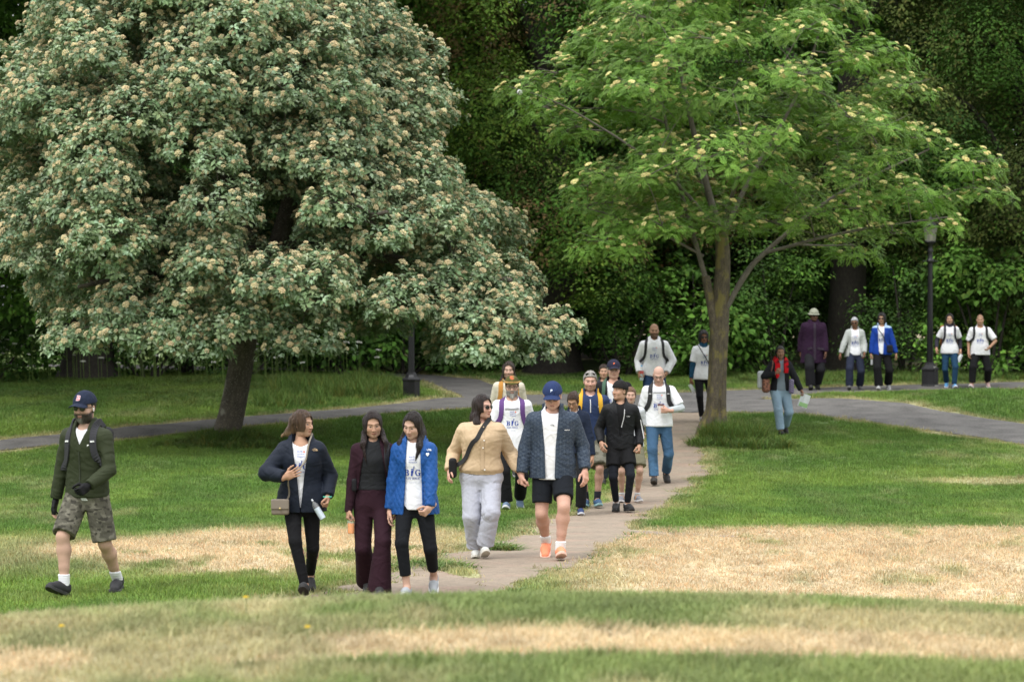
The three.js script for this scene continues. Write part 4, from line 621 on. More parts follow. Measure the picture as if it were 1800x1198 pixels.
  // hair
  const hc = o.hairColor ?? [0.02, 0.014, 0.01], hcol = (x, y, z) => { const k = 0.65 + 0.7 * vn(x * 90, y * 9, z * 90), g = o.hairTip ? sst(-0.02, -0.16, y) : 0; return [0, 1, 2].map((c) => lerp(hc[c], o.hairTip?.[c] ?? 0, g) * k); }, strand = (x, y, z) => (vn(x * 70, y * 7, z * 70) - 0.5) * 0.008;
  const face = (x, y, z, top, wid) => Math.min(wid - Math.abs(x) - 0.25 * Math.max(0, y), top - y - 3.2 * x * x, z - 0.0 - 0.35 * Math.max(0, y + 0.02)); // >0 inside the bare face
  const L = o.hairLen ?? 0.22;
  const hairs = {
    short: (x, y, z) => smax(Math.max(skull(x, y, z) - 0.013 + strand(x, y, z) * 0.9, face(x, y, z, 0.068, 0.085)), -0.055 - y - 0.25 * Math.min(0, z), 0.01),
    crop: (x, y, z) => smax(Math.max(skull(x, y, z) - 0.007 + strand(x, y, z) * 0.5, face(x, y, z, 0.072, 0.085)), -0.05 - y, 0.01),
    long: (x, y, z) => { const ax = Math.abs(x), n = strand(x, y, z) * 1.3 + 0.004 * Math.sin(y * 30 + x * 26 + z * 20), fw = o.hairFwd ?? 0; let q = Math.max(skull(x, y, z) - 0.013, -0.05 - y); q = smin(q, ell(ax, y, z, [0.066, -0.03, -0.022], [0.03, 0.1, 0.052]), 0.03); q = smin(q, cone(ax, y, z, [0.082, -0.08, -0.02, 0.094, -0.17, fw * 0.5, 0.034, 0.038]), 0.03); q = smin(q, cone(ax, y, z, [0.094, -0.17, fw * 0.5, 0.092 - fw * 0.15, -L - 0.04, 0.03 + fw, 0.038, 0.022]), 0.03); q = smin(q, ell(x, y, z, [0, -0.1 - L * 0.25, -0.085], [0.1, L * 0.75, 0.05]), 0.04); return smax(q + n, face(x, y, z, 0.072 + 0.012 * Math.cos(x * 40), 0.064 + 0.03 * sst(-0.1, -0.2, y)), 0.008); },
    bob: (x, y, z) => { const ax = Math.abs(x), n = strand(x, y, z) * 1.4; let q = Math.max(skull(x, y, z) - 0.022, -0.07 - y); q = smin(q, ell(ax, y, z, [0.068, -0.05, -0.02], [0.032, 0.085, 0.055]), 0.03); q = smin(q, ell(x, y, z, [0, -0.04, -0.07], [0.085, 0.1, 0.055]), 0.03); return Math.max(q + n, face(x, y, z, 0.07, 0.06)); },
    tied: (x, y, z) => { let q = Math.max(skull(x, y, z) - 0.011, -0.05 - y - 0.5 * Math.max(0, z)); q = smin(q, ell(x, y, z, [0, 0.05, -0.125], [0.035, 0.035, 0.035]), 0.03); if (o.pony) q = smin(q, cone(x, y, z, [0, 0.07, -0.12, 0.02, -0.1, -0.15, 0.03, 0.015]), 0.03); return Math.max(q + strand(x, y, z), face(x, y, z, 0.07, 0.075)); },
    blown: (x, y, z) => { const n = strand(x, y, z) * 1.8; let q = Math.max(skull(x, y, z) - 0.018, -0.07 - y); q = smin(q, cone(x, y, z, [-0.02, 0.02, -0.08, -0.05, -0.09, -0.12, 0.06, 0.04]), 0.05); q = smin(q, cone(x, y, z, [-0.05, -0.05, -0.11, -0.07, -0.12, -0.2, 0.035, 0.015]), 0.04); q = smin(q, cone(x, y, z, [0.06, 0.04, -0.02, 0.066, -0.14, -0.05, 0.032, 0.03]), 0.04); return Math.max(q + n, face(x, y, z, 0.076, 0.066)); },
  };
  if (o.hair) onHead('hair', hairs[o.hair], hcol);
  if (o.beardVol) onHead('beard', (x, y, z) => Math.max(Math.min(headSDF(fem)(x, y, z) - o.beardVol, o.beardVol > 0.0075 ? ell(x, y, z, [0, -0.115, 0.072], [0.03, 0.036, 0.024]) : 1) + strand(x, y, z) * 0.6, y + 0.05 - 0.25 * Math.max(0, 0.06 - z), -z + 0.015, Math.abs(x) < 0.022 && y > -0.079 ? 0.004 : -1, -0.19 - y), (x, y, z) => { const k = 0.7 + 0.6 * vn(x * 80, y * 30, z * 80), g = o.beardTip ? sst(0.035, 0.005, Math.abs(x)) * sst(-0.07, -0.09, y) : 0; return o.beard.map((c, i) => lerp(c, o.beardTip?.[i] ?? 0, g) * k); }, hairMat, 0.0045, [-0.1, -0.2, -0.05], [0.1, 0, 0.14]);
  // headwear
  const flatC = (c) => (x, y, z) => { const k = 0.92 + 0.16 * vn(x * 60, y * 60, z * 60); return [c[0] * k, c[1] * k, c[2] * k]; };
  const hat = o.hat;
  if (hat) {
    const big = o.hair && !['crop', 'tied', 'short'].includes(o.hair) ? 0.012 : 0.006;
    const crown = (x, y, z, t, cut) => Math.max(smin(skull(x, y, z) - t - big, ell(x, y, z, [0, 0.04, 0.01], [0.084 + big, 0.106, 0.1]), 0.03), cut - y);
    const f = { cap: (x, y, z) => Math.min(crown(x, y, z, 0.012, 0.043 - 0.1 * z), Math.max(ell(x, y + 4.2 * x * x + 0.14 * Math.max(0, z - 0.08), z, [0, 0.043, 0.105], [0.086, 0.009, 0.083]), 0.06 - z)), beanie: (x, y, z) => crown(x, y, z, 0.011 + 0.002 * Math.sin(y * 260), 0.032 + 0.05 * z),
      bucket: (x, y, z) => { const r = Math.hypot(x, (z + 0.005) * 0.92), yb = 0.05 - Math.max(0, r - 0.08) * (hat.drop ?? 0.5); return Math.min(crown(x, y, z, 0.013, 0.05), Math.max(r - (hat.brim ?? 0.15), Math.abs(y - yb - (hat.curl ?? 0) * x * x) - 0.006, 0.07 - r)); }, headset: (x, y, z) => Math.min(Math.max(Math.abs(skull(x, y, z) - 0.022) - 0.006, Math.abs(z + 0.01) - 0.012, -y), ell(Math.abs(x), y, z, [0.094, -0.005, -0.01], [0.02, 0.036, 0.03])) }[hat.kind];
    const m = onHead(hat.name ?? 'cap', f, hat.pat ?? flatC(hat.color), clothMat(0.85, 0.2), 0.0055, [-0.19, -0.08, -0.19], [0.19, 0.18, 0.22]);
    if (hat.logo) { const g = new THREE.PlaneGeometry(hat.size ?? 0.055, hat.size ?? 0.055, 6, 6), q = g.attributes.position; for (let i = 0; i < q.count; i++) { const x = q.getX(i), y = q.getY(i) + 0.092; let z = 0.2; for (let k = 0; k < 40; k++) z -= f(x, y, z) * 0.8; q.setXYZ(i, x, y, z + 0.003); } g.computeVertexNormals(); g.applyMatrix4(HM); mesh('emblem', g, hat.logo, m); }
  }
  if (o.glasses) {
    const dark = o.glasses !== 'clear', up = o.glassesUp ?? 0, zf = 0.1 - up * 0.35, yy = 0.0 + up, f = (x, y, z) => { const ax = Math.abs(x), cz = zf - ax * ax * 3.2; const lens = Math.max(Math.hypot((ax - 0.0335) / 1.0, (y - yy) * 1.25) - 0.026, Math.abs(z - cz) - 0.003); const rim = dark ? lens : Math.max(lens, -(Math.hypot(ax - 0.0335, (y - yy) * 1.25) - 0.0205)); return Math.min(rim, cone(ax, y, z, [0, yy + 0.006, zf + 0.002, 0.012, yy + 0.006, zf, 0.0026, 0.0026]), cone(ax, y, z, [0.06, yy + 0.008, zf - 0.012, 0.083, yy + 0.008, zf - 0.1, 0.0032, 0.0032])); };
    onHead(dark ? 'sunglasses' : 'glasses', f, null, dark ? gloss : std(o.frame ?? [0.03, 0.02, 0.015], 0.3), 0.0034, [-0.1, -0.04 + up, -0.04], [0.1, 0.04 + up, 0.13]);
  }
  if (o.earbud) onHead('earbud', (x, y, z) => cone(x, y, z, [0.086, -0.002, 0.002, 0.089, -0.028, 0.006, 0.007, 0.0035]), null, std([0.8, 0.8, 0.8], 0.3), 0.003, [0.07, -0.05, -0.02], [0.11, 0.02, 0.03]);
  // clothes
  const C = {};
  for (const c of o.wear) {
    const fold = c.fold ?? 0.007, fs = c.fs ?? 1, base3 = c.color, colF = c.pat ?? ((x, y, z) => { const k = 0.93 + 0.14 * vn(x * 45, y * 45, z * 45) ; return [base3[0] * k, base3[1] * k, base3[2] * k]; });
    let f, lo = bh.slice(), hi = bt.slice();
    if (c.k === 'top') {
      const e = c.ease ?? 0.016, hem = c.hem * H, sl = c.sleeve ?? 1, se = c.se ?? e, arms = [];
      for (const k of ['R', 'L']) {
        const S = J['sh' + k], El = J['el' + k], W = J['wr' + k];
        if (sl > 0.001) { const t1 = Math.min(1, sl * 2), q = V().lerpVectors(S, El, t1), r0 = 0.047 * aw + se * 0.85, r1 = 0.04 * aw + se; arms.push({ b: b6(S, q, r0, lerp(r0, r1, t1) + (c.cuff ?? 0) * (sl <= 0.5 ? 1 : 0)), n: V().subVectors(El, S).normalize(), e: q, cut: sl <= 0.5, S });
          if (sl > 0.5) { const t2 = (sl - 0.5) * 2, q2 = V().lerpVectors(El, W, t2); arms.push({ b: b6(El, q2, r1, lerp(r1, 0.03 * aw + se * 0.8, t2) + (c.cuff ?? 0)), n: V().subVectors(W, El).normalize(), e: q2, cut: true, S }); } }
      }
      const nk = c.neck ?? 0.8, ny = 0.86 * H - bob, shY = 0.8 * H - bob;
      f = (x, y, z) => {
        let q = Math.max(torso(x, y, z, e, c.flare || 0.0001, hem), hem - y - bob - (c.dip ?? 0) * z);
        for (const a of arms) { let r = cone(x, y, z, a.b); if (a.cut) r = smax(r, (x - a.e.x) * a.n.x + (y - a.e.y) * a.n.y + (z - a.e.z) * a.n.z, 0.008); const near = clamp(1 - (a.S.y - y) / 0.16); q = smin(q, r, 0.012 + 0.05 * near); }
        if (c.collar) { const yy = y - (0.845 * H - bob), rr = Math.hypot(x - lx * 0.7, z - lean * 0.68 + 0.01) - (c.collar.r ?? 0.072) * s - yy * 0.15; q = smin(q, Math.max(Math.abs(rr) - 0.012, Math.abs(yy - 0.01 + 0.25 * Math.max(0, z)) - (c.collar.h ?? 0.035)), 0.02); }
        if (c.hood) { q = smin(q, ell(x, y, z, [lx, 0.83 * H - bob, -0.115 * s], [0.12 * s, 0.05, 0.06]), 0.03); q = smin(q, Math.max(Math.abs(Math.hypot(x - lx * 0.7, (z - lean * 0.6) * 0.9) - 0.09 * s) - 0.02, Math.abs(y - (0.845 * H - bob) + 0.5 * Math.max(0, z)) - 0.035), 0.03); }
        if (fold) q += fold * 0.62 * (foldN(x + X * 3, y, z + d, fs) * (0.45 + 0.55 * clamp(1.1 - Math.abs(y - 0.6 * H) / (0.3 * H)) + (Math.abs(x) > sh ? 0.4 : 0)) - 0.3);
        if (c.relief) q += c.relief(x, y, z);
        if (c.neckR !== 0) { const nr = c.neckR ?? 0.07; q = smax(q, nr * s - Math.hypot(x - lx * 0.7, (y - ny - (c.vneck ? 0 : 0)) * (c.vneck ?? 0.75), (z - lean * 0.7 - 0.03) * 0.8), 0.008); }
        if (c.open) { const t = clamp((0.82 * H - bob - y) / (0.82 * H - hem)), ow = c.open.length > 2 && t > 0.5 ? lerp(c.open[1], c.open[2], (t - 0.5) * 2) : lerp(c.open[0], c.open[1], c.open.length > 2 ? t * 2 : t), xo = (c.ox ?? 0) + (c.os ?? 0) * t; q = smax(q, Math.min(ow - Math.abs(x - lx * 0.5 - xo), z - 0.02), 0.012); }
        return q;
      };
      lo[1] = hem - bob - 0.08; if (sl > 0.5) lo[1] = Math.min(lo[1], J.wrR.y - 0.08, J.wrL.y - 0.08); hi[1] = 0.92 * H;
    } else if (c.k === 'legs') {
      const [r0, r1, r2] = c.r.map((q) => q * lerp(1, w, 0.75) * s), legs = [];
      for (const k of ['R', 'L']) {
        const hip = J['hip' + k], kn = J['knee' + k], an = J['ankle' + k], t1 = Math.min(1, c.end), q = V().lerpVectors(hip, kn, t1);
        legs.push({ b: b6(hip, q, r0, c.end <= 1 ? r1 : r1), cut: c.end <= 1, e: q, n: V().subVectors(kn, hip).normalize() });
        if (c.end > 1) { const q2 = V().lerpVectors(kn, an, c.end - 1); legs.push({ b: b6(kn, q2, r1, r2), cut: true, e: q2, n: V().subVectors(an, kn).normalize() }); }
      }
      const wa = c.waist * H - bob;
      f = (x, y, z) => {
        let q = Math.max(torso(x, y, z, c.ease ?? 0.001, 0, 0), y - wa);
        for (const a of legs) { let r = cone(x, y, z, a.b); if (a.cut) r = smax(r, (x - a.e.x) * a.n.x + (y - a.e.y) * a.n.y + (z - a.e.z) * a.n.z, 0.008); q = smin(q, r, 0.018 + 0.03 * clamp((y - 0.42 * H) / 0.1)); }
        if (fold) { const kk = clamp(1.2 - Math.abs(y - 0.27 * H) / 0.18) * 0.6 + clamp(1 - Math.abs(y - 0.06 * H) / 0.18) * (c.stack ?? 0.8) + 0.4 + clamp(1 - Math.abs(y - 0.47 * H) / 0.1) * 0.5; q += fold * (foldN(x * 0.8 + X * 3, y * 0.8, z + d, fs) * kk - 0.25); }
        if (c.relief) q += c.relief(x, y, z);
        return q;
      };
      hi[1] = wa + 0.03; lo[1] = -0.08;
    }
    const ou = X * 1.7 + (c.k === 'top' ? 0.3 : 0), m = mesh(c.name, uvOn(surfNet(f, lo, hi, c.cell ?? cell, colF, 2.4), (x, y, z) => [(x + 0.55 * z) / 0.8 + ou, y / 0.8 + ou * 0.6]), clothMat(c.rough ?? 0.9, c.sheen ?? 0.25, c.crease ?? 0.01), G);
    C[c.name] = C[c.k] = { f, m };
  }
  // shoes and socks
  for (const k of ['R', 'L']) {
    const { fq, fp } = J['foot' + k], sc = s * (o.shoe.size ?? 1) * (fem ? 0.94 : 1), M = new THREE.Matrix4().compose(fp, fq, V(sc, sc, sc));
    const up = shoeUpper(o.shoe.kind ?? 'low').clone(); up.applyMatrix4(M); const u = mesh('shoe', up, std(o.shoe.color, 0.75), G); const so = soleGeo.clone(); so.applyMatrix4(M); mesh('sole', so, std(o.shoe.sole ?? [0.6, 0.6, 0.58], 0.7), u);
    if (o.shoe.accent) { const g = surfNet((x, y, z) => Math.max(Math.abs(shoeF(x, y, z)) - 0.004, Math.abs(z - 0.05 - 0.6 * (y - 0.05)) - 0.02, 0.03 - y, y - 0.08), [-0.07, 0.02, -0.02], [0.07, 0.1, 0.12], 0.005); g.applyMatrix4(M); mesh('stripe', g, std(o.shoe.accent, 0.7), u); }
    if (o.socks) { const an = J['ankle' + k], kn = J['knee' + k], top = V().lerpVectors(an, kn, o.socks.h ?? 0.2), g = surfNet((x, y, z) => Math.max(cone(x, y, z, b6(an, top, 0.04 * lw, 0.044 * lw)) + 0.002 * Math.sin(y * 300) , (x - top.x) * 0 + y - top.y), [an.x - 0.12, an.y - 0.06, Math.min(an.z, top.z) - 0.12], [an.x + 0.12, top.y + 0.05, Math.max(an.z, top.z) + 0.12], 0.008); mesh('sock', g, std(o.socks.color, 0.95), G); }
  }
  // helpers for things on or against this figure
  const proj = (f, p, off = 0.006) => { const e = 0.004; for (let i = 0; i < 12; i++) { const v = f(p.x, p.y, p.z) - off, n = V(f(p.x + e, p.y, p.z) - f(p.x - e, p.y, p.z), f(p.x, p.y + e, p.z) - f(p.x, p.y - e, p.z), f(p.x, p.y, p.z + e) - f(p.x, p.y, p.z - e)).normalize(); p.addScaledVector(n, -v * 0.85); p.n = n; } return p; };
  const api = { G, J, C, H, s, o, proj, bob };
  api.patch = (layer, name, mat, x0, y0, pw, ph, off = 0.0035) => { const f = C[layer].f, g = new THREE.PlaneGeometry(pw, ph, 16, 18), q = g.attributes.position; for (let i = 0; i < q.count; i++) { const x = q.getX(i) + x0, y = q.getY(i) + y0; let z = 0.45; for (let k = 0; k < 60; k++) z -= clamp(f(x, y, z), -0.02, 0.05) * 0.6; q.setXYZ(i, x, y, z + off); } g.computeVertexNormals(); return mesh(name, g, mat, C[layer].m); };
  api.ribbon = (layer, pts, wd, th, off) => { // flat band following the clothing surface
    const f = Array.isArray(layer) ? (x, y, z) => Math.min(...layer.map((l) => C[l].f(x, y, z))) : C[layer].f, c = new THREE.CatmullRomCurve3(pts.map((p) => V(...p))), n = Math.max(10, Math.round(c.getLength() / 0.025)), P = [];
    for (let i = 0; i <= n; i++) P.push(proj(f, c.getPoint(i / n), off ?? th * 0.5 + 0.002));
    for (let k = 0; k < 4; k++) { const q = P.map((p, i) => { const a = P[Math.max(0, i - 1)], b = P[Math.min(n, i + 1)]; const m = p.clone().multiplyScalar(2).add(a).add(b).multiplyScalar(0.25); m.n = p.n.clone().multiplyScalar(2).add(a.n).add(b.n).normalize(); return m; }); q.forEach((m, i) => { if (i && i < n) P[i].copy(m); P[i].n = m.n; }); }
    for (const p of P) { const v = f(p.x, p.y, p.z); if (v < 0.003) p.addScaledVector(p.n, 0.003 - v); }
    const pos = [], idx = [];
    P.forEach((p, i) => { const a = P[Math.max(0, i - 1)], b = P[Math.min(n, i + 1)], t = V().subVectors(b, a).normalize(), sd = V().crossVectors(t, p.n).normalize(), up = V().crossVectors(sd, t).normalize(); for (const [u, v] of [[-1, -1], [1, -1], [1, 1], [-1, 1]]) pos.push(p.x + sd.x * u * wd / 2 + up.x * v * th / 2, p.y + sd.y * u * wd / 2 + up.y * v * th / 2, p.z + sd.z * u * wd / 2 + up.z * v * th / 2); if (i < n) for (let k = 0; k < 4; k++) { const q = i * 4 + k, r = i * 4 + (k + 1) % 4; idx.push(q, r, q + 4, r, r + 4, q + 4); } });
    idx.push(0, 2, 1, 0, 3, 2); const e = n * 4; idx.push(e, e + 1, e + 2, e, e + 2, e + 3);
    const g = geoOf(pos, idx).toNonIndexed(); g.computeVertexNormals(); return g;
  };
  api.world = (p) => V(...p).applyMatrix4(new THREE.Matrix4().makeRotationY(yaw)).add(V(X, base, -d));
  // a separate thing carried by this figure; parts are given in the figure's own axes
  api.carry = (name, label, cat, at, build, group) => { const w0 = api.world(at), T2 = thing(name, label, cat, w0.toArray(), yaw, group); build((pn, geo, mat, parent) => { if (!parent) geo.translate(-at[0], -at[1], -at[2]); else geo.translate(-at[0], -at[1], -at[2]); return mesh(pn, geo, mat, parent ?? T2); }); return T2; };
  api.backpack = (label, layer, c, strapC, o2 = {}) => api.carry('backpack', label, 'backpack', [0, 0.56 * H, -0.2], (add) => {
    const zb = -0.2 * Math.max(1, w * 0.95), yb = 0.7 * H - bob, cw = o2.cw ?? 0.145;
    add('pack', uvOn(surfNet((x, y, z) => Math.min(rbox(x, y, z, [0, yb, zb], [cw, 0.23, 0.085], 0.06), rbox(x, y, z, [0, yb - 0.08, zb - 0.08], [cw * 0.75, 0.12, 0.04], 0.03)), [-0.22, yb - 0.3, zb - 0.2], [0.22, yb + 0.3, zb + 0.2], 0.014, flatC(c)), (x, y, z) => [x + z, y]), clothMat(0.8, 0.1));
    for (const sd of [-1, 1]) { const sx = (o2.sx ?? 0.095) * s * lerp(1, w, 0.5); const st = add('strap', api.ribbon(layer, [[sd * sx * 0.85, 0.83 * H - bob, -0.1], [sd * sx * 0.92, 0.86 * H - bob, -0.02], [sd * sx, 0.83 * H - bob, 0.1], [sd * sx * 1.08, 0.76 * H - bob, 0.16], [sd * sx * 1.3, 0.68 * H - bob, 0.14], [sd * sx * 1.75, 0.62 * H - bob, 0.05]], o2.sw ?? 0.055, 0.012), std(strapC, 0.85)); if (o2.tab) add('strap_tab', api.ribbon(layer, [[sd * sx * 1.05 - 0.02, 0.765 * H - bob, 0.16], [sd * sx * 1.05 + 0.02, 0.765 * H - bob, 0.16]], 0.014, 0.006, 0.017), std(o2.tab, 0.7), st); }
    if (o2.chest) add('chest_strap', api.ribbon(layer, [[-0.1 * s, o2.chest * H, 0.2], [0, o2.chest * H, 0.22], [0.1 * s, o2.chest * H, 0.2]], 0.02, 0.007), std(o2.chestC ?? [0.25, 0.25, 0.26], 0.8));
  }, 'backpacks worn by the walkers');
  return api;
}
const shoeF = (x, y, z) => smin(cone(x, y, z, [0, 0.055, -0.03, 0, 0.048, 0.08, 0.04, 0.041]), cone(x, y, z, [0, 0.048, 0.08, 0.004, 0.036, 0.165, 0.042, 0.034]), 0.03);
// ---------- the walkers ----------
const SK = { fair: [0.48, 0.31, 0.235], tan: [0.42, 0.255, 0.175], olive: [0.36, 0.215, 0.14], brown: [0.2, 0.105, 0.064], dark: [0.13, 0.07, 0.046], pink: [0.5, 0.305, 0.235] };
const WHITE = [0.74, 0.745, 0.77], BLACK = [0.008, 0.008, 0.009], NAVY = [0.018, 0.026, 0.05], hang = (swing = 0, out = 0.07, more = {}) => ({ swing, out, ...more });
const tee = (hem = 0.47, o = {}) => ({ k: 'top', name: 't_shirt', color: WHITE, ease: 0.016, hem, sleeve: 0.36, se: 0.026, cuff: 0.01, fold: 0.011, flare: 0.014, neckR: 0.078, ...o });
const under = (hem, o = {}) => tee(hem, { sleeve: 0, ease: 0.006, flare: 0.002, fold: 0.004, ...o });
const slacks = (color, o = {}) => ({ k: 'legs', name: 'trousers', color, waist: 0.6, r: [0.096, 0.076, 0.07], end: 1.97, fold: 0.012, stack: 1, ...o });
const tights = (color, end = 1.95, o = {}) => ({ k: 'legs', name: 'leggings', color, waist: 0.6, r: [0.084, 0.055, 0.042], end, fold: 0.004, ...o });
const bottle = (P, label, c, cap, side, o = {}) => { // held in a hand
  const at = V(-0.035 * side * 1, -0.1, 0).applyMatrix4(P.J['M' + (side > 0 ? 'L' : 'R')]), h = o.h ?? 0.2, r = o.r ?? 0.032, y0 = at.y + (o.dy ?? -h * 0.6), tilt = o.tilt ?? 0;
  P.carry('bottle', label, 'bottle', [at.x, y0, at.z], (add) => {
    const prof = [[0.001, 0], [r * 0.9, 0], [r, 0.012], [r, h * 0.3], [r * 0.92, h * 0.36], [r, h * 0.42], [r, h * 0.68], [r * 0.45, h * 0.88], [r * 0.42, h * 0.95]].map(([a, b]) => new THREE.Vector2(a, b)), put = (g) => { g.rotateZ(tilt); g.translate(at.x, y0, at.z); return g; };
    const b = add('flask', put(new THREE.LatheGeometry(prof, 20)), o.clear ? new THREE.MeshPhysicalMaterial({ color: 0xffffff, transmission: 0.85, roughness: 0.12, thickness: 0 }) : std(c, 0.25));
    if (o.clear) { const lq = new THREE.CylinderGeometry(r * 0.93, r * 0.9, h * 0.55, 18); lq.translate(0, h * 0.3, 0); add('liquid', put(lq), std(c, 0.2), b); }
    const cg = new THREE.CylinderGeometry(r * 0.5, r * 0.5, h * 0.09, 16); cg.translate(0, h * 0.97, 0); add('cap', put(cg), std(cap, 0.4), b);
    if (o.label) { const lg = new THREE.CylinderGeometry(r * 1.03, r * 1.03, h * 0.2, 20, 1, true); lg.translate(0, h * 0.55, 0); add('wrapper', put(lg), std(o.label, 0.6), b); }
  }, 'drink bottles');
};
const paper = (P, label, side, w, h, tint, o = {}) => { const at = V(-0.03 * side, -0.12, 0.02).applyMatrix4(P.J['M' + (side > 0 ? 'L' : 'R')]); P.carry(o.name ?? 'paper_leaflet', label, 'leaflet', [at.x, at.y - h * 0.6, at.z], (add) => { const g = new THREE.BoxGeometry(w, h, 0.004, 8, 8, 1), q = g.attributes.position; for (let i = 0; i < q.count; i++) q.setZ(i, q.getZ(i) + (o.roll ?? 0.02) * Math.cos(q.getX(i) / w * 6)); g.rotateZ(o.tilt ?? 0); g.translate(at.x + (o.dx ?? 0), at.y - h * 0.35, at.z + 0.01); g.computeVertexNormals(); const sh = add('sheet', g, std([0.72, 0.75, 0.76], 0.8)); if (tint) { const g2 = new THREE.BoxGeometry(w * 0.9, h * 0.3, 0.0072); g2.translate(0, -h * 0.3, o.roll ?? 0.02); g2.rotateZ(o.tilt ?? 0); g2.translate(at.x + (o.dx ?? 0), at.y - h * 0.35, at.z + 0.01); add('map_print', g2, std(tint, 0.8), sh); } }); };
// a bag on a cross-body strap
const bag = (P, name, label, layer, strapPts, sw, at, size, color, strapC, o = {}) => P.carry(name, label, 'bag', [at[0], at[1] - size[1], at[2]], (add) => {
  const b = add('pouch', uvOn(surfNet((x, y, z) => rbox(x, y, z, at, size, o.round ?? 0.02) + (o.round > 0.04 ? 0.006 * (vn(x * 20, y * 20, z * 20) - 0.5) : 0), at.map((q, i) => q - size[i] - 0.03), at.map((q, i) => q + size[i] + 0.03), 0.009, o.pat ?? ((x, y, z) => { const k = 0.9 + 0.2 * vn(x * 50, y * 50, z * 50); return color.map((q) => q * k); })), (x, y, z) => [x + z, y]), clothMat(0.65, 0, 0.004));
  if (o.flap) { const fg = surfNet((x, y, z) => rbox(x, y, z, [at[0], at[1] + size[1] * 0.35, at[2] + size[2] * 0.9], [size[0] * 1.02, size[1] * 0.66, 0.012], 0.008), [at[0] - size[0] - 0.03, at[1] - size[1], at[2]], [at[0] + size[0] + 0.03, at[1] + size[1] + 0.03, at[2] + size[2] + 0.04], 0.008); add('flap', fg, std(color, 0.6), b); add('clasp', new THREE.SphereGeometry(0.012, 10, 8).translate(at[0], at[1] - size[1] * 0.15, at[2] + size[2] + 0.012), std([0.5, 0.4, 0.2], 0.3, { metalness: 0.8 }), b); }
  if (strapPts) add('strap', P.ribbon(layer, strapPts, sw, 0.007), std(strapC, 0.8));
});

// --- front row ---
{
  const camo = (x, y, z) => { const a = vn(x * 20, y * 34, z * 20), b = vn(x * 26 + 9, y * 44, z * 26), c = vn(x * 30 + 4, y * 52 + 3, z * 30), k = 0.9 + 0.2 * vn(x * 60, y * 60, z * 60); return (c > 0.68 ? [0.045, 0.042, 0.033] : a > 0.55 ? [0.085, 0.08, 0.062] : b > 0.55 ? [0.16, 0.15, 0.118] : [0.118, 0.11, 0.085]).map((q) => q * k); };
  const P = human({ label: 'bearded man in olive hooded jacket, camouflage shorts and navy cap, leftmost walker', H: 1.8, d: 25, x: -3.74, yaw: -0.3, skin: SK.fair, w: 1.0, legW: 1.14, lean: 0.03, feet: { R: [-0.09, 0.32, 0.32, -0.2], L: [0.17, -0.26, -0.12, 0.25] }, hands: { R: { p: [-0.3, 0.82, 0.02], pose: 'relaxed', glove: BLACK }, L: { p: [0.15, 0.985, 0.3], el: [0.6, -0.1, -0.8], pose: 'hold', thumb: [-0.3, 0.8, 0.4], glove: BLACK } },
    head: { yaw: -0.12, pitch: 0.04 }, hair: 'crop', hairColor: [0.02, 0.016, 0.013], beard: [0.05, 0.04, 0.032], beardVol: 0.007, beardTip: [0.2, 0.19, 0.17], glasses: 'dark', earbud: true, hat: { kind: 'cap', color: [0.014, 0.02, 0.04], logo: capB, size: 0.058 },
    wear: [under(0.475, { neckR: 0.072 }), { k: 'legs', name: 'shorts', color: [0.1, 0.1, 0.08], pat: camo, waist: 0.58, r: [0.105, 0.1, 0.1], end: 0.93, fold: 0.014, ease: 0.002 }, { k: 'top', name: 'hooded_jacket', color: [0.029, 0.036, 0.017], ease: 0.026, se: 0.02, hem: 0.492, sleeve: 0.97, fold: 0.02, fs: 1.15, neckR: 0.06, hood: true, open: [0.06, -0.07, -0.1], flare: 0.004, rough: 0.75 }],
    shoe: { color: [0.016, 0.016, 0.018], sole: [0.03, 0.03, 0.03], size: 1.08 }, socks: { color: [0.7, 0.7, 0.72], h: 0.24 } });
  P.backpack('black backpack of bearded man in olive jacket', 'hooded_jacket', [0.02, 0.02, 0.022], [0.025, 0.025, 0.03], { tab: [0.7, 0.7, 0.7], sx: 0.115, sw: 0.06 });
  P.patch('hooded_jacket', 'emblem', dotLogo('#e8e8e4'), 0.085, 1.33, 0.03, 0.03);
  mesh('zip', P.ribbon('hooded_jacket', [[0, 1.27, 0.2], [0.0, 1.1, 0.2], [0, 0.92, 0.2]], 0.012, 0.004), std([0.02, 0.025, 0.012], 0.6), P.C.hooded_jacket.m);
}
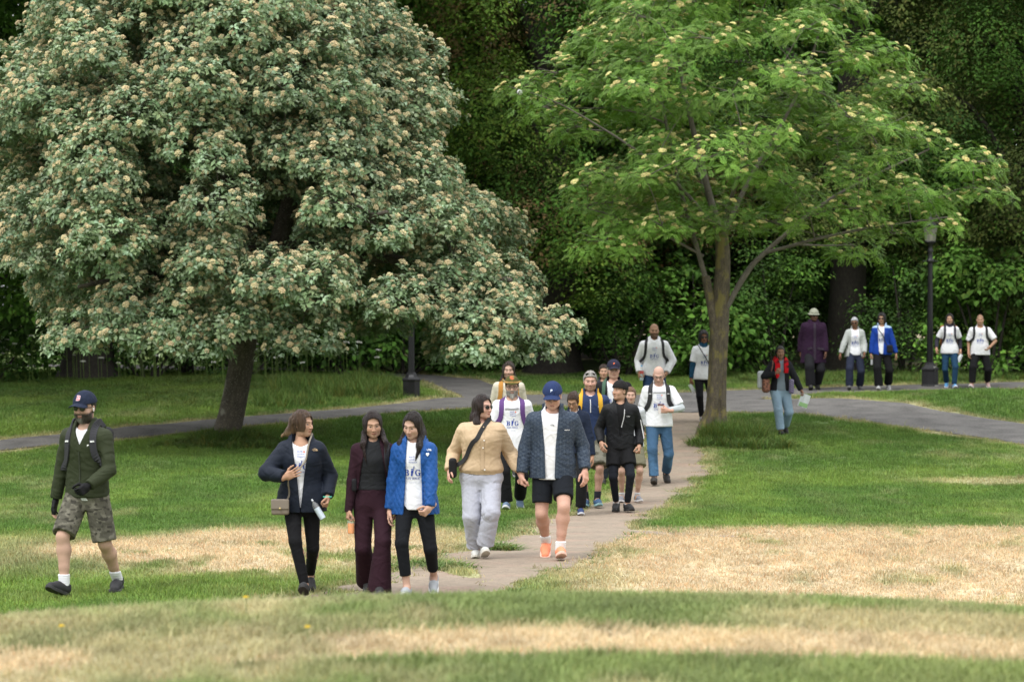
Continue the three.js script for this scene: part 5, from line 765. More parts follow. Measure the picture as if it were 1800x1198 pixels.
{
  const P = human({ label: 'brown haired woman in navy jacket raising one open hand, water bottle in other', H: 1.65, d: 25.2, x: -1.87, yaw: 0.02, fem: 1, skin: SK.tan, w: 1.08, feet: { R: [0.04, 0.3, 0.35, -0.05], L: [0.06, -0.3, -0.5, 0.1] }, hands: { R: { p: [-0.12, 1.06, 0.3], el: [-1, -0.5, -0.2], pose: 'open', dir: [0.75, 0.35, 0.3], thumb: [0.1, 1, 0.2] }, L: { p: [0.235, 0.86, 0.08], pose: 'hold', thumb: [0.1, 0, 1] } },
    head: { yaw: 1.0, pitch: 0.0 }, hair: 'blown', hairColor: [0.07, 0.04, 0.022], hairTip: [0.2, 0.125, 0.06],
    wear: [under(0.48, { neckR: 0.09, ease: 0.014 }), tights([0.007, 0.007, 0.008], 1.97), { k: 'top', name: 'jacket', color: [0.01, 0.014, 0.024], ease: 0.042, se: 0.034, hem: 0.455, sleeve: 0.96, fold: 0.018, flare: 0.012, neckR: 0.07, hood: true, open: [0.075, 0.03, 0.0], rough: 0.7 }],
    shoe: { color: [0.014, 0.014, 0.015], sole: [0.02, 0.02, 0.02], size: 1.03 } });
  P.patch('t_shirt', 'print', walkPrint, 0.0, 1.17, 0.2, 0.24);
  P.patch('jacket', 'emblem', logoNF('#d9b98f'), 0.125, 1.29, 0.06, 0.03); 
  bag(P, 'handbag', 'small taupe handbag at hip of woman in navy jacket', ['jacket'], [[0.1, 1.43, 0.02], [0.06, 1.3, 0.2], [-0.02, 1.08, 0.25], [-0.11, 0.92, 0.22], [-0.15, 0.83, 0.2]], 0.014, [-0.175, 0.79, 0.2], [0.078, 0.07, 0.032], [0.2, 0.165, 0.13], [0.2, 0.17, 0.13], { flap: true });
  bottle(P, 'clear water bottle held by woman in navy jacket', [0.55, 0.66, 0.75], [0.75, 0.8, 0.85], 1, { clear: true, tilt: 0.55, r: 0.03, h: 0.2 });
  mesh('wristband', new THREE.TorusGeometry(0.034, 0.008, 6, 16).rotateX(Math.PI / 2).applyMatrix4(new THREE.Matrix4().makeTranslation(P.J.wrL.x, P.J.wrL.y + 0.01, P.J.wrL.z)), std([0.1, 0.5, 0.35], 0.6), P.G);
}
{
  const MAR = [0.024, 0.0085, 0.014];
  const P = human({ label: 'long haired woman in dark maroon tracksuit and grey top carrying orange juice', H: 1.66, d: 25.15, x: -1.23, yaw: 0.03, fem: 1, skin: SK.tan, w: 1.06, feet: { R: [-0.05, -0.2, -0.3, 0], L: [0.06, 0.28, 0.15, 0] }, hands: { R: { p: [-0.215, 0.755, 0.08], pose: 'hold', thumb: [0.2, 0, 1] }, L: hang(-0.1, 0.05) },
    head: { yaw: 0.12, pitch: 0.18, roll: 0.06 }, hair: 'long', hairColor: [0.018, 0.009, 0.007], hairLen: 0.34, hairFwd: 0.15, bob: 0.02,
    wear: [{ k: 'top', name: 'sports_top', color: [0.017, 0.018, 0.02], ease: 0.006, hem: 0.575, sleeve: 0.2, fold: 0.003, flare: 0, neckR: 0.05, relief: (x, y, z) => 0.004 * Math.exp(-(((y - 1.08) / 0.006) ** 2)) + 0.003 * Math.exp(-(((y - 0.97) / 0.006) ** 2)) }, slacks(MAR, { waist: 0.615, r: [0.09, 0.07, 0.11], end: 2.12, fold: 0.008, stack: 0.5 }), { k: 'top', name: 'track_jacket', color: MAR, ease: 0.018, se: 0.012, hem: 0.575, sleeve: 1.05, fold: 0.008, flare: 0.006, neckR: 0.06, open: [0.06, 0.1, 0.13], collar: { h: 0.025 } }],
    shoe: { color: [0.02, 0.02, 0.02], sole: [0.05, 0.05, 0.05] } });
  bottle(P, 'small bottle of orange juice held by woman in maroon', [0.85, 0.28, 0.01], [0.6, 0.6, 0.62], -1, { clear: true, h: 0.16, r: 0.032, dy: -0.12 });
  bag(P, 'shoulder_bag', 'dark shoulder bag of woman in maroon, mostly hidden', ['track_jacket'], [[0.14, 1.34, -0.06], [0.13, 1.39, 0.02], [0.14, 1.3, 0.15], [0.17, 1.15, 0.15], [0.19, 1.0, 0.0]], 0.05, [0.17, 0.98, -0.14], [0.09, 0.13, 0.06], [0.012, 0.012, 0.014], [0.02, 0.02, 0.024], { round: 0.04 });
  bag(P, 'strap_pouch', 'thin black wrist strap pouch at side of woman in maroon', null, null, 0, [-0.165, 0.98, 0.12], [0.025, 0.06, 0.015], [0.012, 0.012, 0.014]);
}
{
  const BL = [0.012, 0.068, 0.24];
  const quilt = (x, y, z) => { const u = Math.atan2(x, z + 0.25) * 0.36, a = (u + y * 0.55) / 0.042, b = (u - y * 0.55) / 0.042, q = Math.min(Math.abs(a - Math.round(a)), Math.abs(b - Math.round(b))); return 0.0045 * (1 - sst(0, 0.22, q)); };
  const P = human({ label: 'dark haired woman looking down in bright blue quilted jacket over charity t-shirt', H: 1.67, d: 25, x: -0.86, yaw: -0.08, fem: 1, skin: SK.fair, w: 1.0, feet: { R: [-0.04, 0.24, 0.15, -0.05], L: [0.15, -0.22, -0.5, 0.05] }, hands: { R: { p: [-0.21, 0.76, 0.06], pose: 'relaxed' }, L: { p: [0.16, 0.79, 0.22], el: [0.8, 0, -0.6], pose: 'hold', dir: [-0.5, -0.5, 0.5], thumb: [-0.2, 0.6, 0.6] } },
    head: { yaw: -0.35, pitch: 0.32, roll: -0.08 }, hair: 'long', hairColor: [0.016, 0.01, 0.008], hairLen: 0.28, hairFwd: 0.19, bob: 0.02,
    wear: [under(0.475, { neckR: 0.06, ease: 0.012 }), tights([0.007, 0.008, 0.01], 1.72, { r: [0.088, 0.06, 0.05] }), { k: 'top', name: 'quilted_jacket', color: BL, ease: 0.034, se: 0.028, hem: 0.45, sleeve: 0.98, fold: 0.008, flare: 0.03, neckR: 0.065, hood: true, open: [0.06, 0.07, 0.085], ox: 0.005, rough: 0.55, sheen: 0.1, relief: quilt, cell: 0.0075 }],
    shoe: { color: [0.32, 0.34, 0.36], sole: [0.6, 0.6, 0.6] } });
  P.patch('t_shirt', 'print', walkPrint, 0.0, 1.13, 0.21, 0.25);
  P.patch('quilted_jacket', 'emblem', logoNF('#ffffff'), 0.14, 1.3, 0.05, 0.025, 0.008); P.patch('quilted_jacket', 'badge', heartLogo('#f4f4f4'), 0.13, 1.26, 0.04, 0.04, 0.008);
}
{
  const P = human({ label: 'woman in tan jacket, sunglasses and pale linen trousers holding hands', H: 1.66, d: 28.6, x: -0.31, yaw: 0.05, fem: 1, skin: SK.pink, w: 1.3, belly: 0.06, legW: 0.95, feet: { R: [-0.05, -0.08, 0, -0.1], L: [0.03, 0.12, 0.3, 0.05] }, hands: { R: { p: [-0.32, 0.88, 0.08], el: [-0.12, 0, -1], pose: 'relaxed' }, L: { p: [0.385, 0.86, 0.06], el: [0.1, 0, -1], pose: 'hold', dir: [0.35, -1, 0.1], thumb: [0.2, 0, 1] } },
    head: { yaw: 0.85, pitch: -0.02, size: 1.05 }, hair: 'long', hairColor: [0.022, 0.012, 0.009], hairLen: 0.26, glasses: 'dark',
    wear: [under(0.52, { neckR: 0.06, color: [0.2, 0.19, 0.18] }), slacks([0.4, 0.41, 0.47], { r: [0.09, 0.076, 0.07], end: 1.88, fold: 0.02, fs: 0.9, pat: (x, y, z) => { const k = 0.9 + 0.12 * vn(x * 120, y * 14, z * 120) + 0.1 * vn(x * 30, y * 90, z * 30); return [0.4 * k, 0.41 * k, 0.47 * k]; } }), { k: 'top', name: 'jacket', color: [0.5, 0.37, 0.235], ease: 0.034, se: 0.03, hem: 0.51, sleeve: 0.97, fold: 0.02, flare: -0.006, neckR: 0.066, collar: { h: 0.022, r: 0.078 }, rough: 0.8, relief: (x, y, z) => 0.02 * sst(0.9, 0.86, y) }],
    shoe: { color: [0.55, 0.55, 0.52], sole: [0.6, 0.58, 0.52] }, socks: { color: [0.3, 0.3, 0.3], h: 0.16 } });
  for (const y of [1.27, 1.1, 0.92]) { const p = P.proj(P.C.jacket.f, V(0.02, y, 0.3), 0.003); mesh('button', new THREE.SphereGeometry(0.009, 8, 6).translate(p.x, p.y, p.z), std([0.75, 0.72, 0.66], 0.5), P.C.jacket.m); }
  mesh('placket', P.ribbon('jacket', [[0.005, 1.36, 0.2], [0.005, 1.15, 0.3], [0.005, 0.9, 0.3]], 0.035, 0.004), std([0.46, 0.335, 0.21], 0.85), P.C.jacket.m);
  bag(P, 'crossbody_bag', 'black bag hanging from cross strap at hip of woman in tan', ['jacket'], [[0.09, 1.42, -0.04], [0.07, 1.4, 0.08], [-0.04, 1.27, 0.25], [-0.17, 1.1, 0.25], [-0.26, 0.95, 0.12]], 0.045, [-0.29, 0.92, 0.1], [0.04, 0.1, 0.06], [0.01, 0.01, 0.011], [0.01, 0.01, 0.011], { round: 0.03 });
}
{
  const tri = (x, y, z) => { const u = Math.atan2(x, z + 0.3) * 0.42, c = 0.034, g = (a, wd) => { const q = a / c; return Math.abs(q - Math.round(q)) * c < wd; }, on = g(u, 0.0022) || g(u * 0.5 + y * 0.866, 0.0026) || g(u * 0.5 - y * 0.866, 0.0026) || g((u * 0.5 + y * 0.866) * 3, 0.0012), k = 0.88 + 0.24 * vn(x * 40, y * 40, z * 40); return on ? [0.056 * k, 0.074 * k, 0.1 * k] : [0.026 * k, 0.038 * k, 0.061 * k]; };
  const P = human({ label: 'man in navy cap, patterned blue jacket and shorts with coral orange trainers', H: 1.79, d: 28.5, x: 0.41, yaw: 0.0, skin: SK.pink, w: 1.13, belly: 0.08, legW: 1.1, lean: 0.03, feet: { R: [-0.06, -0.25, -0.5, -0.12], L: [0.07, 0.26, 0.2, 0.05] }, hands: { R: { p: [-0.315, 0.845, 0.07], pose: 'hold', dir: [0.05, -1, 0.1], thumb: [0.1, 0, 1] }, L: { p: [0.32, 0.885, 0.08], pose: 'relaxed', thumb: [-0.5, 0, 0.8] } },
    head: { yaw: -0.08, pitch: 0.3 }, hair: 'crop', hairColor: [0.06, 0.04, 0.025], stubble: 0.2, glasses: 'clear', hat: { kind: 'cap', color: [0.02, 0.035, 0.1], logo: dotLogo('#c8d4ea'), size: 0.04 },
    wear: [under(0.455, { neckR: 0.076, ease: 0.02 }), { k: 'legs', name: 'shorts', color: [0.01, 0.012, 0.016], waist: 0.53, r: [0.096, 0.088, 0.085], end: 0.74, fold: 0.012, ease: 0.0 }, { k: 'top', name: 'patterned_jacket', color: [0.03, 0.04, 0.07], pat: tri, ease: 0.03, se: 0.028, hem: 0.462, sleeve: 0.96, fold: 0.016, flare: 0.022, neckR: 0.066, collar: { h: 0.04, r: 0.085 }, open: [0.085, 0.055, 0.045], ox: -0.03, rough: 0.75, cell: 0.0075 }],
    shoe: { color: [0.85, 0.27, 0.14], sole: [0.75, 0.5, 0.4], size: 1.06 }, socks: { color: [0.74, 0.74, 0.74], h: 0.2 } });
  P.patch('patterned_jacket', 'lettering', wordPrint('nautica', '#ffffff'), 0.14, 1.3, 0.085, 0.022, 0.005);
  P.patch('t_shirt', 'emblem', logoNF('#222222'), -0.01, 1.35, 0.05, 0.026);
}
// --- middle group ---
{
  const hatPat = (x, y, z) => { const a = vn(x * 20, y * 30, z * 20); return y > 0.1 && z > 0.03 && Math.hypot(x, y - 0.13) < 0.03 ? (vn(x * 60, y * 60, 3) > 0.45 ? [0.4, 0.12, 0.05] : [0.16, 0.13, 0.05]) : y > 0.062 && y < 0.078 ? [0.3, 0.18, 0.06] : [0.05 + 0.05 * a, 0.055 + 0.04 * a, 0.02]; };
  const P = human({ label: 'grey bearded man in wide brimmed hat and charity t-shirt with purple straps', H: 1.76, d: 37, x: 0.0, skin: SK.fair, w: 1.1, belly: 0.06, feet: { R: [-0.07, 0.22, 0.2, -0.1], L: [0.1, -0.2, -0.4, 0.05] }, hands: { R: hang(0.08, 0.07), L: hang(-0.05, 0.06) }, head: { pitch: 0.05 }, hair: 'short', hairColor: [0.1, 0.09, 0.08], beard: [0.3, 0.28, 0.26], beardVol: 0.008, beardTip: [0.5, 0.48, 0.45], glasses: 'clear',
    hat: { kind: 'bucket', name: 'sun_hat', color: [0.06, 0.06, 0.03], brim: 0.135, drop: 0.05, curl: 2.2, pat: hatPat }, wear: [slacks([0.008, 0.008, 0.009], { end: 1.93 }), tee(0.44, { flare: 0.03 })], shoe: { color: [0.1, 0.15, 0.22], sole: [0.6, 0.6, 0.62] } });
  P.patch('t_shirt', 'print', walkPrint, 0.01, 1.18, 0.23, 0.27);
  P.backpack('backpack with purple straps on man in wide brimmed hat', 't_shirt', [0.05, 0.02, 0.09], [0.1, 0.04, 0.17], { chest: 0.765, sx: 0.13, sw: 0.065 });
}
{
  const P = human({ label: 'long haired man in cream top standing behind wide brimmed hat', H: 1.78, d: 43, x: -0.05, skin: SK.fair, w: 0.98, feet: { R: [-0.1, 0.1, 0], L: [0.1, -0.1, -0.15] }, hands: { R: hang(), L: hang() }, hair: 'long', hairColor: [0.03, 0.018, 0.012], hairLen: 0.14, stubble: 0.3, beard: [0.08, 0.05, 0.035], beardA: 0.5,
    wear: [slacks([0.05, 0.05, 0.06]), { k: 'top', name: 'sweatshirt', color: [0.55, 0.5, 0.4], ease: 0.025, se: 0.024, hem: 0.47, sleeve: 0.97, fold: 0.012, neckR: 0.07 }], shoe: { color: [0.1, 0.1, 0.1] } });
  P.backpack('backpack with mustard orange straps on long haired man', 'sweatshirt', [0.3, 0.13, 0.02], [0.4, 0.18, 0.03], { sx: 0.12, sw: 0.07 });
}
{
  const P = human({ label: 'woman with tied back hair and glasses in dark navy jacket, looking down', H: 1.62, d: 36.4, x: 0.8, yaw: -0.1, fem: 1, skin: SK.olive, w: 1.0, feet: { R: [-0.1, -0.1, -0.2], L: [0.09, 0.14, 0.05] }, hands: { R: hang(0.05, 0.05), L: { p: [0.235, 0.75, 0.08] } }, head: { yaw: -0.2, pitch: 0.5 }, hair: 'tied', pony: true, hairColor: [0.05, 0.026, 0.016], glasses: 'clear',
    wear: [slacks([0.011, 0.011, 0.012], { end: 1.95 }), tee(0.5, { neckR: 0.06, sleeve: 0, ease: 0.006, flare: 0.002, fold: 0.004 }), { k: 'top', name: 'jacket', color: [0.012, 0.018, 0.036], ease: 0.026, se: 0.026, hem: 0.5, sleeve: 0.97, fold: 0.014, collar: { h: 0.02 }, open: [0.03, 0.0, 0] }], shoe: { color: [0.02, 0.04, 0.12], sole: [0.55, 0.58, 0.62] } });
}
{
  const P = human({ label: 'silver haired man in navy zip top with yellow rucksack straps', H: 1.82, d: 37.8, x: 1.04, skin: SK.pink, w: 1.05, belly: 0.05, feet: { R: [-0.06, 0.12, 0.05], L: [0.09, 0.18, 0.1] }, hands: { R: hang(0.05), L: hang(-0.05) }, head: { pitch: 0.05 }, hair: 'short', hairColor: [0.32, 0.3, 0.27], brow: [0.2, 0.15, 0.1], beard: [0.25, 0.15, 0.09], beardA: 0.55, glasses: 'dark', glassesUp: 0.095,
    wear: [{ k: 'legs', name: 'shorts', color: [0.2, 0.18, 0.14], pat: (x, y, z) => { const a = vn(x * 14, y * 18, z * 14); return a > 0.55 ? [0.2, 0.19, 0.15] : [0.1, 0.095, 0.07]; }, waist: 0.58, r: [0.108, 0.104, 0.104], end: 0.92, fold: 0.012 }, under(0.5, { neckR: 0.07 }), { k: 'top', name: 'zip_top', color: [0.026, 0.042, 0.1], ease: 0.024, se: 0.02, hem: 0.475, sleeve: 0.98, fold: 0.014, neckR: 0.07, vneck: 0.5, collar: { h: 0.03, r: 0.082 } }], shoe: { color: [0.03, 0.08, 0.16], sole: [0.25, 0.42, 0.45] }, socks: { color: [0.02, 0.02, 0.03], h: 0.28 } });
  P.backpack('rucksack with yellow straps on silver haired man', 'zip_top', [0.05, 0.05, 0.05], [0.62, 0.34, 0.02], { sx: 0.125, sw: 0.06 });
  mesh('zip', P.ribbon('zip_top', [[0, 1.45, 0.2], [0, 1.36, 0.2], [0, 1.26, 0.2]], 0.012, 0.005), std([0.6, 0.6, 0.62], 0.5), P.C.zip_top.m);
  P.patch('zip_top', 'emblem', dotLogo('#dfe4ee'), 0.11, 1.34, 0.03, 0.035);
}
{
  const P = human({ label: 'man in black beanie, black running jacket, shorts and leggings glancing sideways', H: 1.71, d: 37, x: 1.41, yaw: 0.0, skin: SK.tan, w: 1.02, feet: { R: [-0.05, -0.02, -0.1, -0.1], L: [0.09, 0.12, 0.08, 0.25] }, hands: { R: { p: [-0.25, 0.9, 0.12], pose: 'relaxed', thumb: [0.3, 0, 1] }, L: { p: [0.245, 0.86, 0.06], pose: 'hold', thumb: [-0.2, 0, 1] } }, head: { yaw: -0.85, pitch: -0.12 }, hair: 'crop', hairColor: [0.05, 0.03, 0.02], hat: { kind: 'beanie', name: 'beanie', color: [0.013, 0.012, 0.012] },
    wear: [tights([0.011, 0.013, 0.018], 1.9, { r: [0.085, 0.056, 0.042] }), { k: 'legs', name: 'shorts', color: [0.01, 0.01, 0.011], waist: 0.57, r: [0.096, 0.096, 0.09], end: 0.64, fold: 0.01, ease: 0.014 }, { k: 'top', name: 'undershirt', color: [0.01, 0.01, 0.011], ease: 0.014, hem: 0.5, sleeve: 0, neckR: 0.06 }, { k: 'top', name: 'running_jacket', color: [0.009, 0.0095, 0.011], ease: 0.026, se: 0.024, hem: 0.485, sleeve: 0.97, fold: 0.017, collar: { h: 0.025 }, open: [0.045, 0.01, 0], rough: 0.6, sheen: 0.05 }], shoe: { color: [0.012, 0.012, 0.013], sole: [0.02, 0.02, 0.02], size: 1.05 }, socks: { color: [0.6, 0.6, 0.6], h: 0.05 } });
  P.patch('running_jacket', 'lettering', wordPrint('nautica', '#ffffff'), 0.1, 1.25, 0.07, 0.018);
  mesh('zip', P.ribbon('running_jacket', [[0.06, 1.36, 0.2], [0.05, 1.24, 0.2], [0.01, 1.1, 0.2]], 0.01, 0.006), std([0.5, 0.5, 0.5], 0.4), P.C.running_jacket.m);
  mesh('piping', P.ribbon('running_jacket', [[0.27, 1.2, 0.02], [0.3, 1.08, 0.0], [0.31, 0.95, 0.02]], 0.014, 0.004), std([0.7, 0.7, 0.7], 0.6), P.C.running_jacket.m);
}
{
  const P = human({ label: 'older man in dark cap and glasses wearing black jacket over white shirt', H: 1.85, d: 42, x: 1.5, skin: SK.pink, w: 1.08, feet: { R: [-0.16, 0.16, 0.1], L: [0.1, -0.1, -0.2] }, hands: { R: hang(), L: hang() }, head: { yaw: 0.06 }, hair: 'short', hairColor: [0.35, 0.34, 0.32], glasses: 'clear', hat: { kind: 'cap', color: [0.018, 0.018, 0.035], logo: dotLogo('#d8663a'), size: 0.04 },
    wear: [slacks([0.03, 0.035, 0.045]), under(0.48, { neckR: 0.085 }), { k: 'top', name: 'jacket', color: [0.012, 0.012, 0.014], ease: 0.034, se: 0.03, hem: 0.47, sleeve: 0.97, fold: 0.012, neckR: 0.075, open: [0.1, 0.09, 0.07] }], shoe: { color: [0.04, 0.035, 0.03], kind: 'boot', sole: [0.05, 0.045, 0.04] } });
  P.patch('t_shirt', 'print', walkPrint, 0.0, 1.28, 0.2, 0.24);
  P.backpack('rucksack with green straps on older man in dark cap', 'jacket', [0.03, 0.06, 0.04], [0.04, 0.09, 0.055], { sx: 0.13 });
}
human({ label: 'woman with pulled back hair peering from behind older man in cap', H: 1.62, d: 45, x: 1.45, fem: 1, skin: SK.tan, feet: { R: [-0.1, 0.1, 0], L: [0.1, -0.1, -0.1] }, hands: { R: hang(), L: hang() }, hair: 'tied', hairColor: [0.035, 0.02, 0.014], wear: [slacks(BLACK), { k: 'top', name: 'fleece', color: [0.03, 0.032, 0.04], ease: 0.025, se: 0.024, hem: 0.48, sleeve: 0.97, collar: { h: 0.02 } }], shoe: { color: BLACK } });
human({ label: 'walker in khaki shorts with orange flashed trainers hidden behind beanie man', H: 1.6, d: 38.8, x: 1.62, fem: 1, skin: SK.fair, feet: { R: [-0.12, 0.0, 0], L: [0.09, 0.05, 0.05, 0.25] }, hands: { R: hang(0, 0.0), L: hang(0, 0.02) }, hair: 'tied', pony: true, hairColor: [0.16, 0.085, 0.045], wear: [{ k: 'legs', name: 'shorts', color: [0.16, 0.15, 0.1], waist: 0.58, r: [0.1, 0.105, 0.1], end: 0.82, fold: 0.01 }, tee(0.48, { color: [0.5, 0.52, 0.55] })], shoe: { color: [0.2, 0.2, 0.22], sole: [0.7, 0.7, 0.7], accent: [0.75, 0.32, 0.02] }, socks: { color: [0.55, 0.57, 0.58], h: 0.14 } });
{
  const denim = (x, y, z) => { const f = 0.75 + 0.6 * sst(0.45, 0.75, vn(x * 9, y * 5, z * 9)), k = f * (0.9 + 0.2 * vn(x * 90, y * 90, z * 90)); return [0.055 * k, 0.12 * k, 0.21 * k]; };
  const P = human({ label: 'bald man in glasses looking down, coffee cup in hand, charity t-shirt and jeans', H: 1.77, d: 42, x: 2.17, yaw: 0.0, skin: SK.pink, w: 1.04, lean: 0.04, feet: { R: [-0.08, 0.26, 0.2, -0.1], L: [0.12, -0.24, -0.35, 0.1] }, hands: { R: hang(0.02, 0.07), L: { p: [0.12, 1.1, 0.27], el: [1, -0.4, -0.5], pose: 'hold', dir: [-1, 0.05, 0.15], thumb: [0.0, 1, 0.2] } }, head: { yaw: -0.1, pitch: 0.38 }, hairColor: [0.35, 0.33, 0.3], stubble: 0.15, glasses: 'clear',
    wear: [slacks([0.055, 0.12, 0.21], { pat: denim, r: [0.094, 0.07, 0.066], end: 1.9, fold: 0.014, waist: 0.58 }), { k: 'top', name: 'undershirt', color: [0.42, 0.45, 0.46], ease: 0.012, se: 0.014, hem: 0.55, sleeve: 0.97, fold: 0.01 }, tee(0.49, { sleeve: 0.4, ease: 0.024 })], shoe: { color: [0.022, 0.02, 0.019], sole: [0.03, 0.025, 0.02], kind: 'boot' } });
  P.patch('t_shirt', 'print', walkPrint, 0.0, 1.2, 0.24, 0.28);
  P.backpack('black rucksack with grey chest strap on bald man with coffee', 't_shirt', [0.016, 0.016, 0.018], [0.016, 0.016, 0.018], { chest: 0.775, chestC: [0.3, 0.3, 0.31], sx: 0.125, sw: 0.068, tab: [0.4, 0.4, 0.4] });
  const at = V(-0.045, -0.095, 0.0).applyMatrix4(P.J.ML);
  P.carry('coffee_cup', 'paper coffee cup with brown lid held by bald man', 'cup', [at.x, at.y - 0.07, at.z], (add) => { const c = add('cup', new THREE.CylinderGeometry(0.046, 0.034, 0.12, 20).translate(at.x, at.y, at.z), std([0.7, 0.64, 0.62], 0.6)); add('lid', new THREE.CylinderGeometry(0.044, 0.05, 0.022, 20).translate(at.x, at.y + 0.07, at.z), std([0.09, 0.025, 0.02], 0.4), c); });
}
{
  const P = human({ label: 'tall bald bearded man in white hoodie with charity print', H: 1.84, d: 52, x: 2.6, yaw: 0, skin: SK.olive, w: 1.1, feet: { R: [-0.1, 0.12, 0.05], L: [0.12, -0.1, -0.2] }, hands: { R: { p: [-0.275, 0.93, 0.12], pose: 'hold', thumb: [0.3, 0, 1] }, L: { p: [0.22, 0.93, 0.12], el: [1, 0, -0.6], pose: 'relaxed' } }, head: { yaw: 0.02, pitch: -0.04 }, hairColor: [0.05, 0.04, 0.035], stubble: 0.25, beard: [0.06, 0.045, 0.038], beardA: 0.7,
    wear: [slacks([0.02, 0.045, 0.1], { waist: 0.58 }), { k: 'top', name: 'hoodie', color: WHITE, ease: 0.03, se: 0.03, hem: 0.48, sleeve: 0.97, fold: 0.016, hood: true, neckR: 0.06 }], shoe: { color: [0.1, 0.1, 0.1] } });
  P.patch('hoodie', 'print', walkPrint, 0.0, 1.27, 0.24, 0.28);
  P.backpack('black backpack on tall man in white hoodie', 'hoodie', [0.015, 0.015, 0.017], [0.014, 0.014, 0.016], { sx: 0.14, sw: 0.05 });
  bottle(P, 'blue topped drinks bottle carried by tall man in hoodie', [0.4, 0.5, 0.52], [0.03, 0.35, 0.65], -1, { clear: true, h: 0.28, r: 0.038, dy: -0.05, label: [0.5, 0.08, 0.07] });
}
{
  const TL = [0.014, 0.06, 0.11];
  const P = human({ label: 'woman in sunglasses, teal sleeves and charity t-shirt beside split trunk', H: 1.7, d: 52.4, x: 3.53, yaw: 0.05, fem: 1, skin: SK.brown, w: 1.06, feet: { R: [-0.04, 0.1, 0], L: [0.1, -0.1, -0.2] }, hands: { R: { p: [-0.235, 0.78, 0.05], pose: 'hold', thumb: [0.2, 0, 1] }, L: { p: [0.16, 1.4, 0.05], el: [0.35, -1, 0.5], pose: 'relaxed', dir: [-0.4, 0.8, 0], thumb: [0, 0, -1] } }, head: { yaw: 0.05 }, hair: 'bob', hairColor: [0.012, 0.01, 0.01], glasses: 'dark',
    wear: [tights(BLACK, 1.97, { r: [0.09, 0.062, 0.048] }), { k: 'top', name: 'sweater', color: TL, ease: 0.014, se: 0.016, hem: 0.55, sleeve: 0.97, collar: { h: 0.04, r: 0.062 }, neckR: 0 }, tee(0.465, { ease: 0.024, sleeve: 0.4, neckR: 0.085 })], shoe: { color: [0.3, 0.3, 0.3] } });
  P.patch('t_shirt', 'print', walkPrint, 0.01, 1.12, 0.21, 0.25); P.patch('t_shirt', 'badge', heartLogo('#ffffff'), 0.1, 1.33, 0.04, 0.04);
  bag(P, 'crossbody_strap_bag', 'black cross-body bag of woman in teal sleeves', 't_shirt', [[-0.1, 1.4, -0.03], [-0.09, 1.38, 0.08], [-0.02, 1.25, 0.2], [0.08, 1.1, 0.2], [0.18, 0.98, 0.08]], 0.016, [0.2, 0.93, 0.02], [0.03, 0.07, 0.05], [0.012, 0.012, 0.013], [0.012, 0.012, 0.014], { round: 0.02 });
  paper(P, 'rolled paper in hand of woman in teal sleeves', -1, 0.07, 0.16, null, { tilt: 0.5, roll: 0.012 });
}
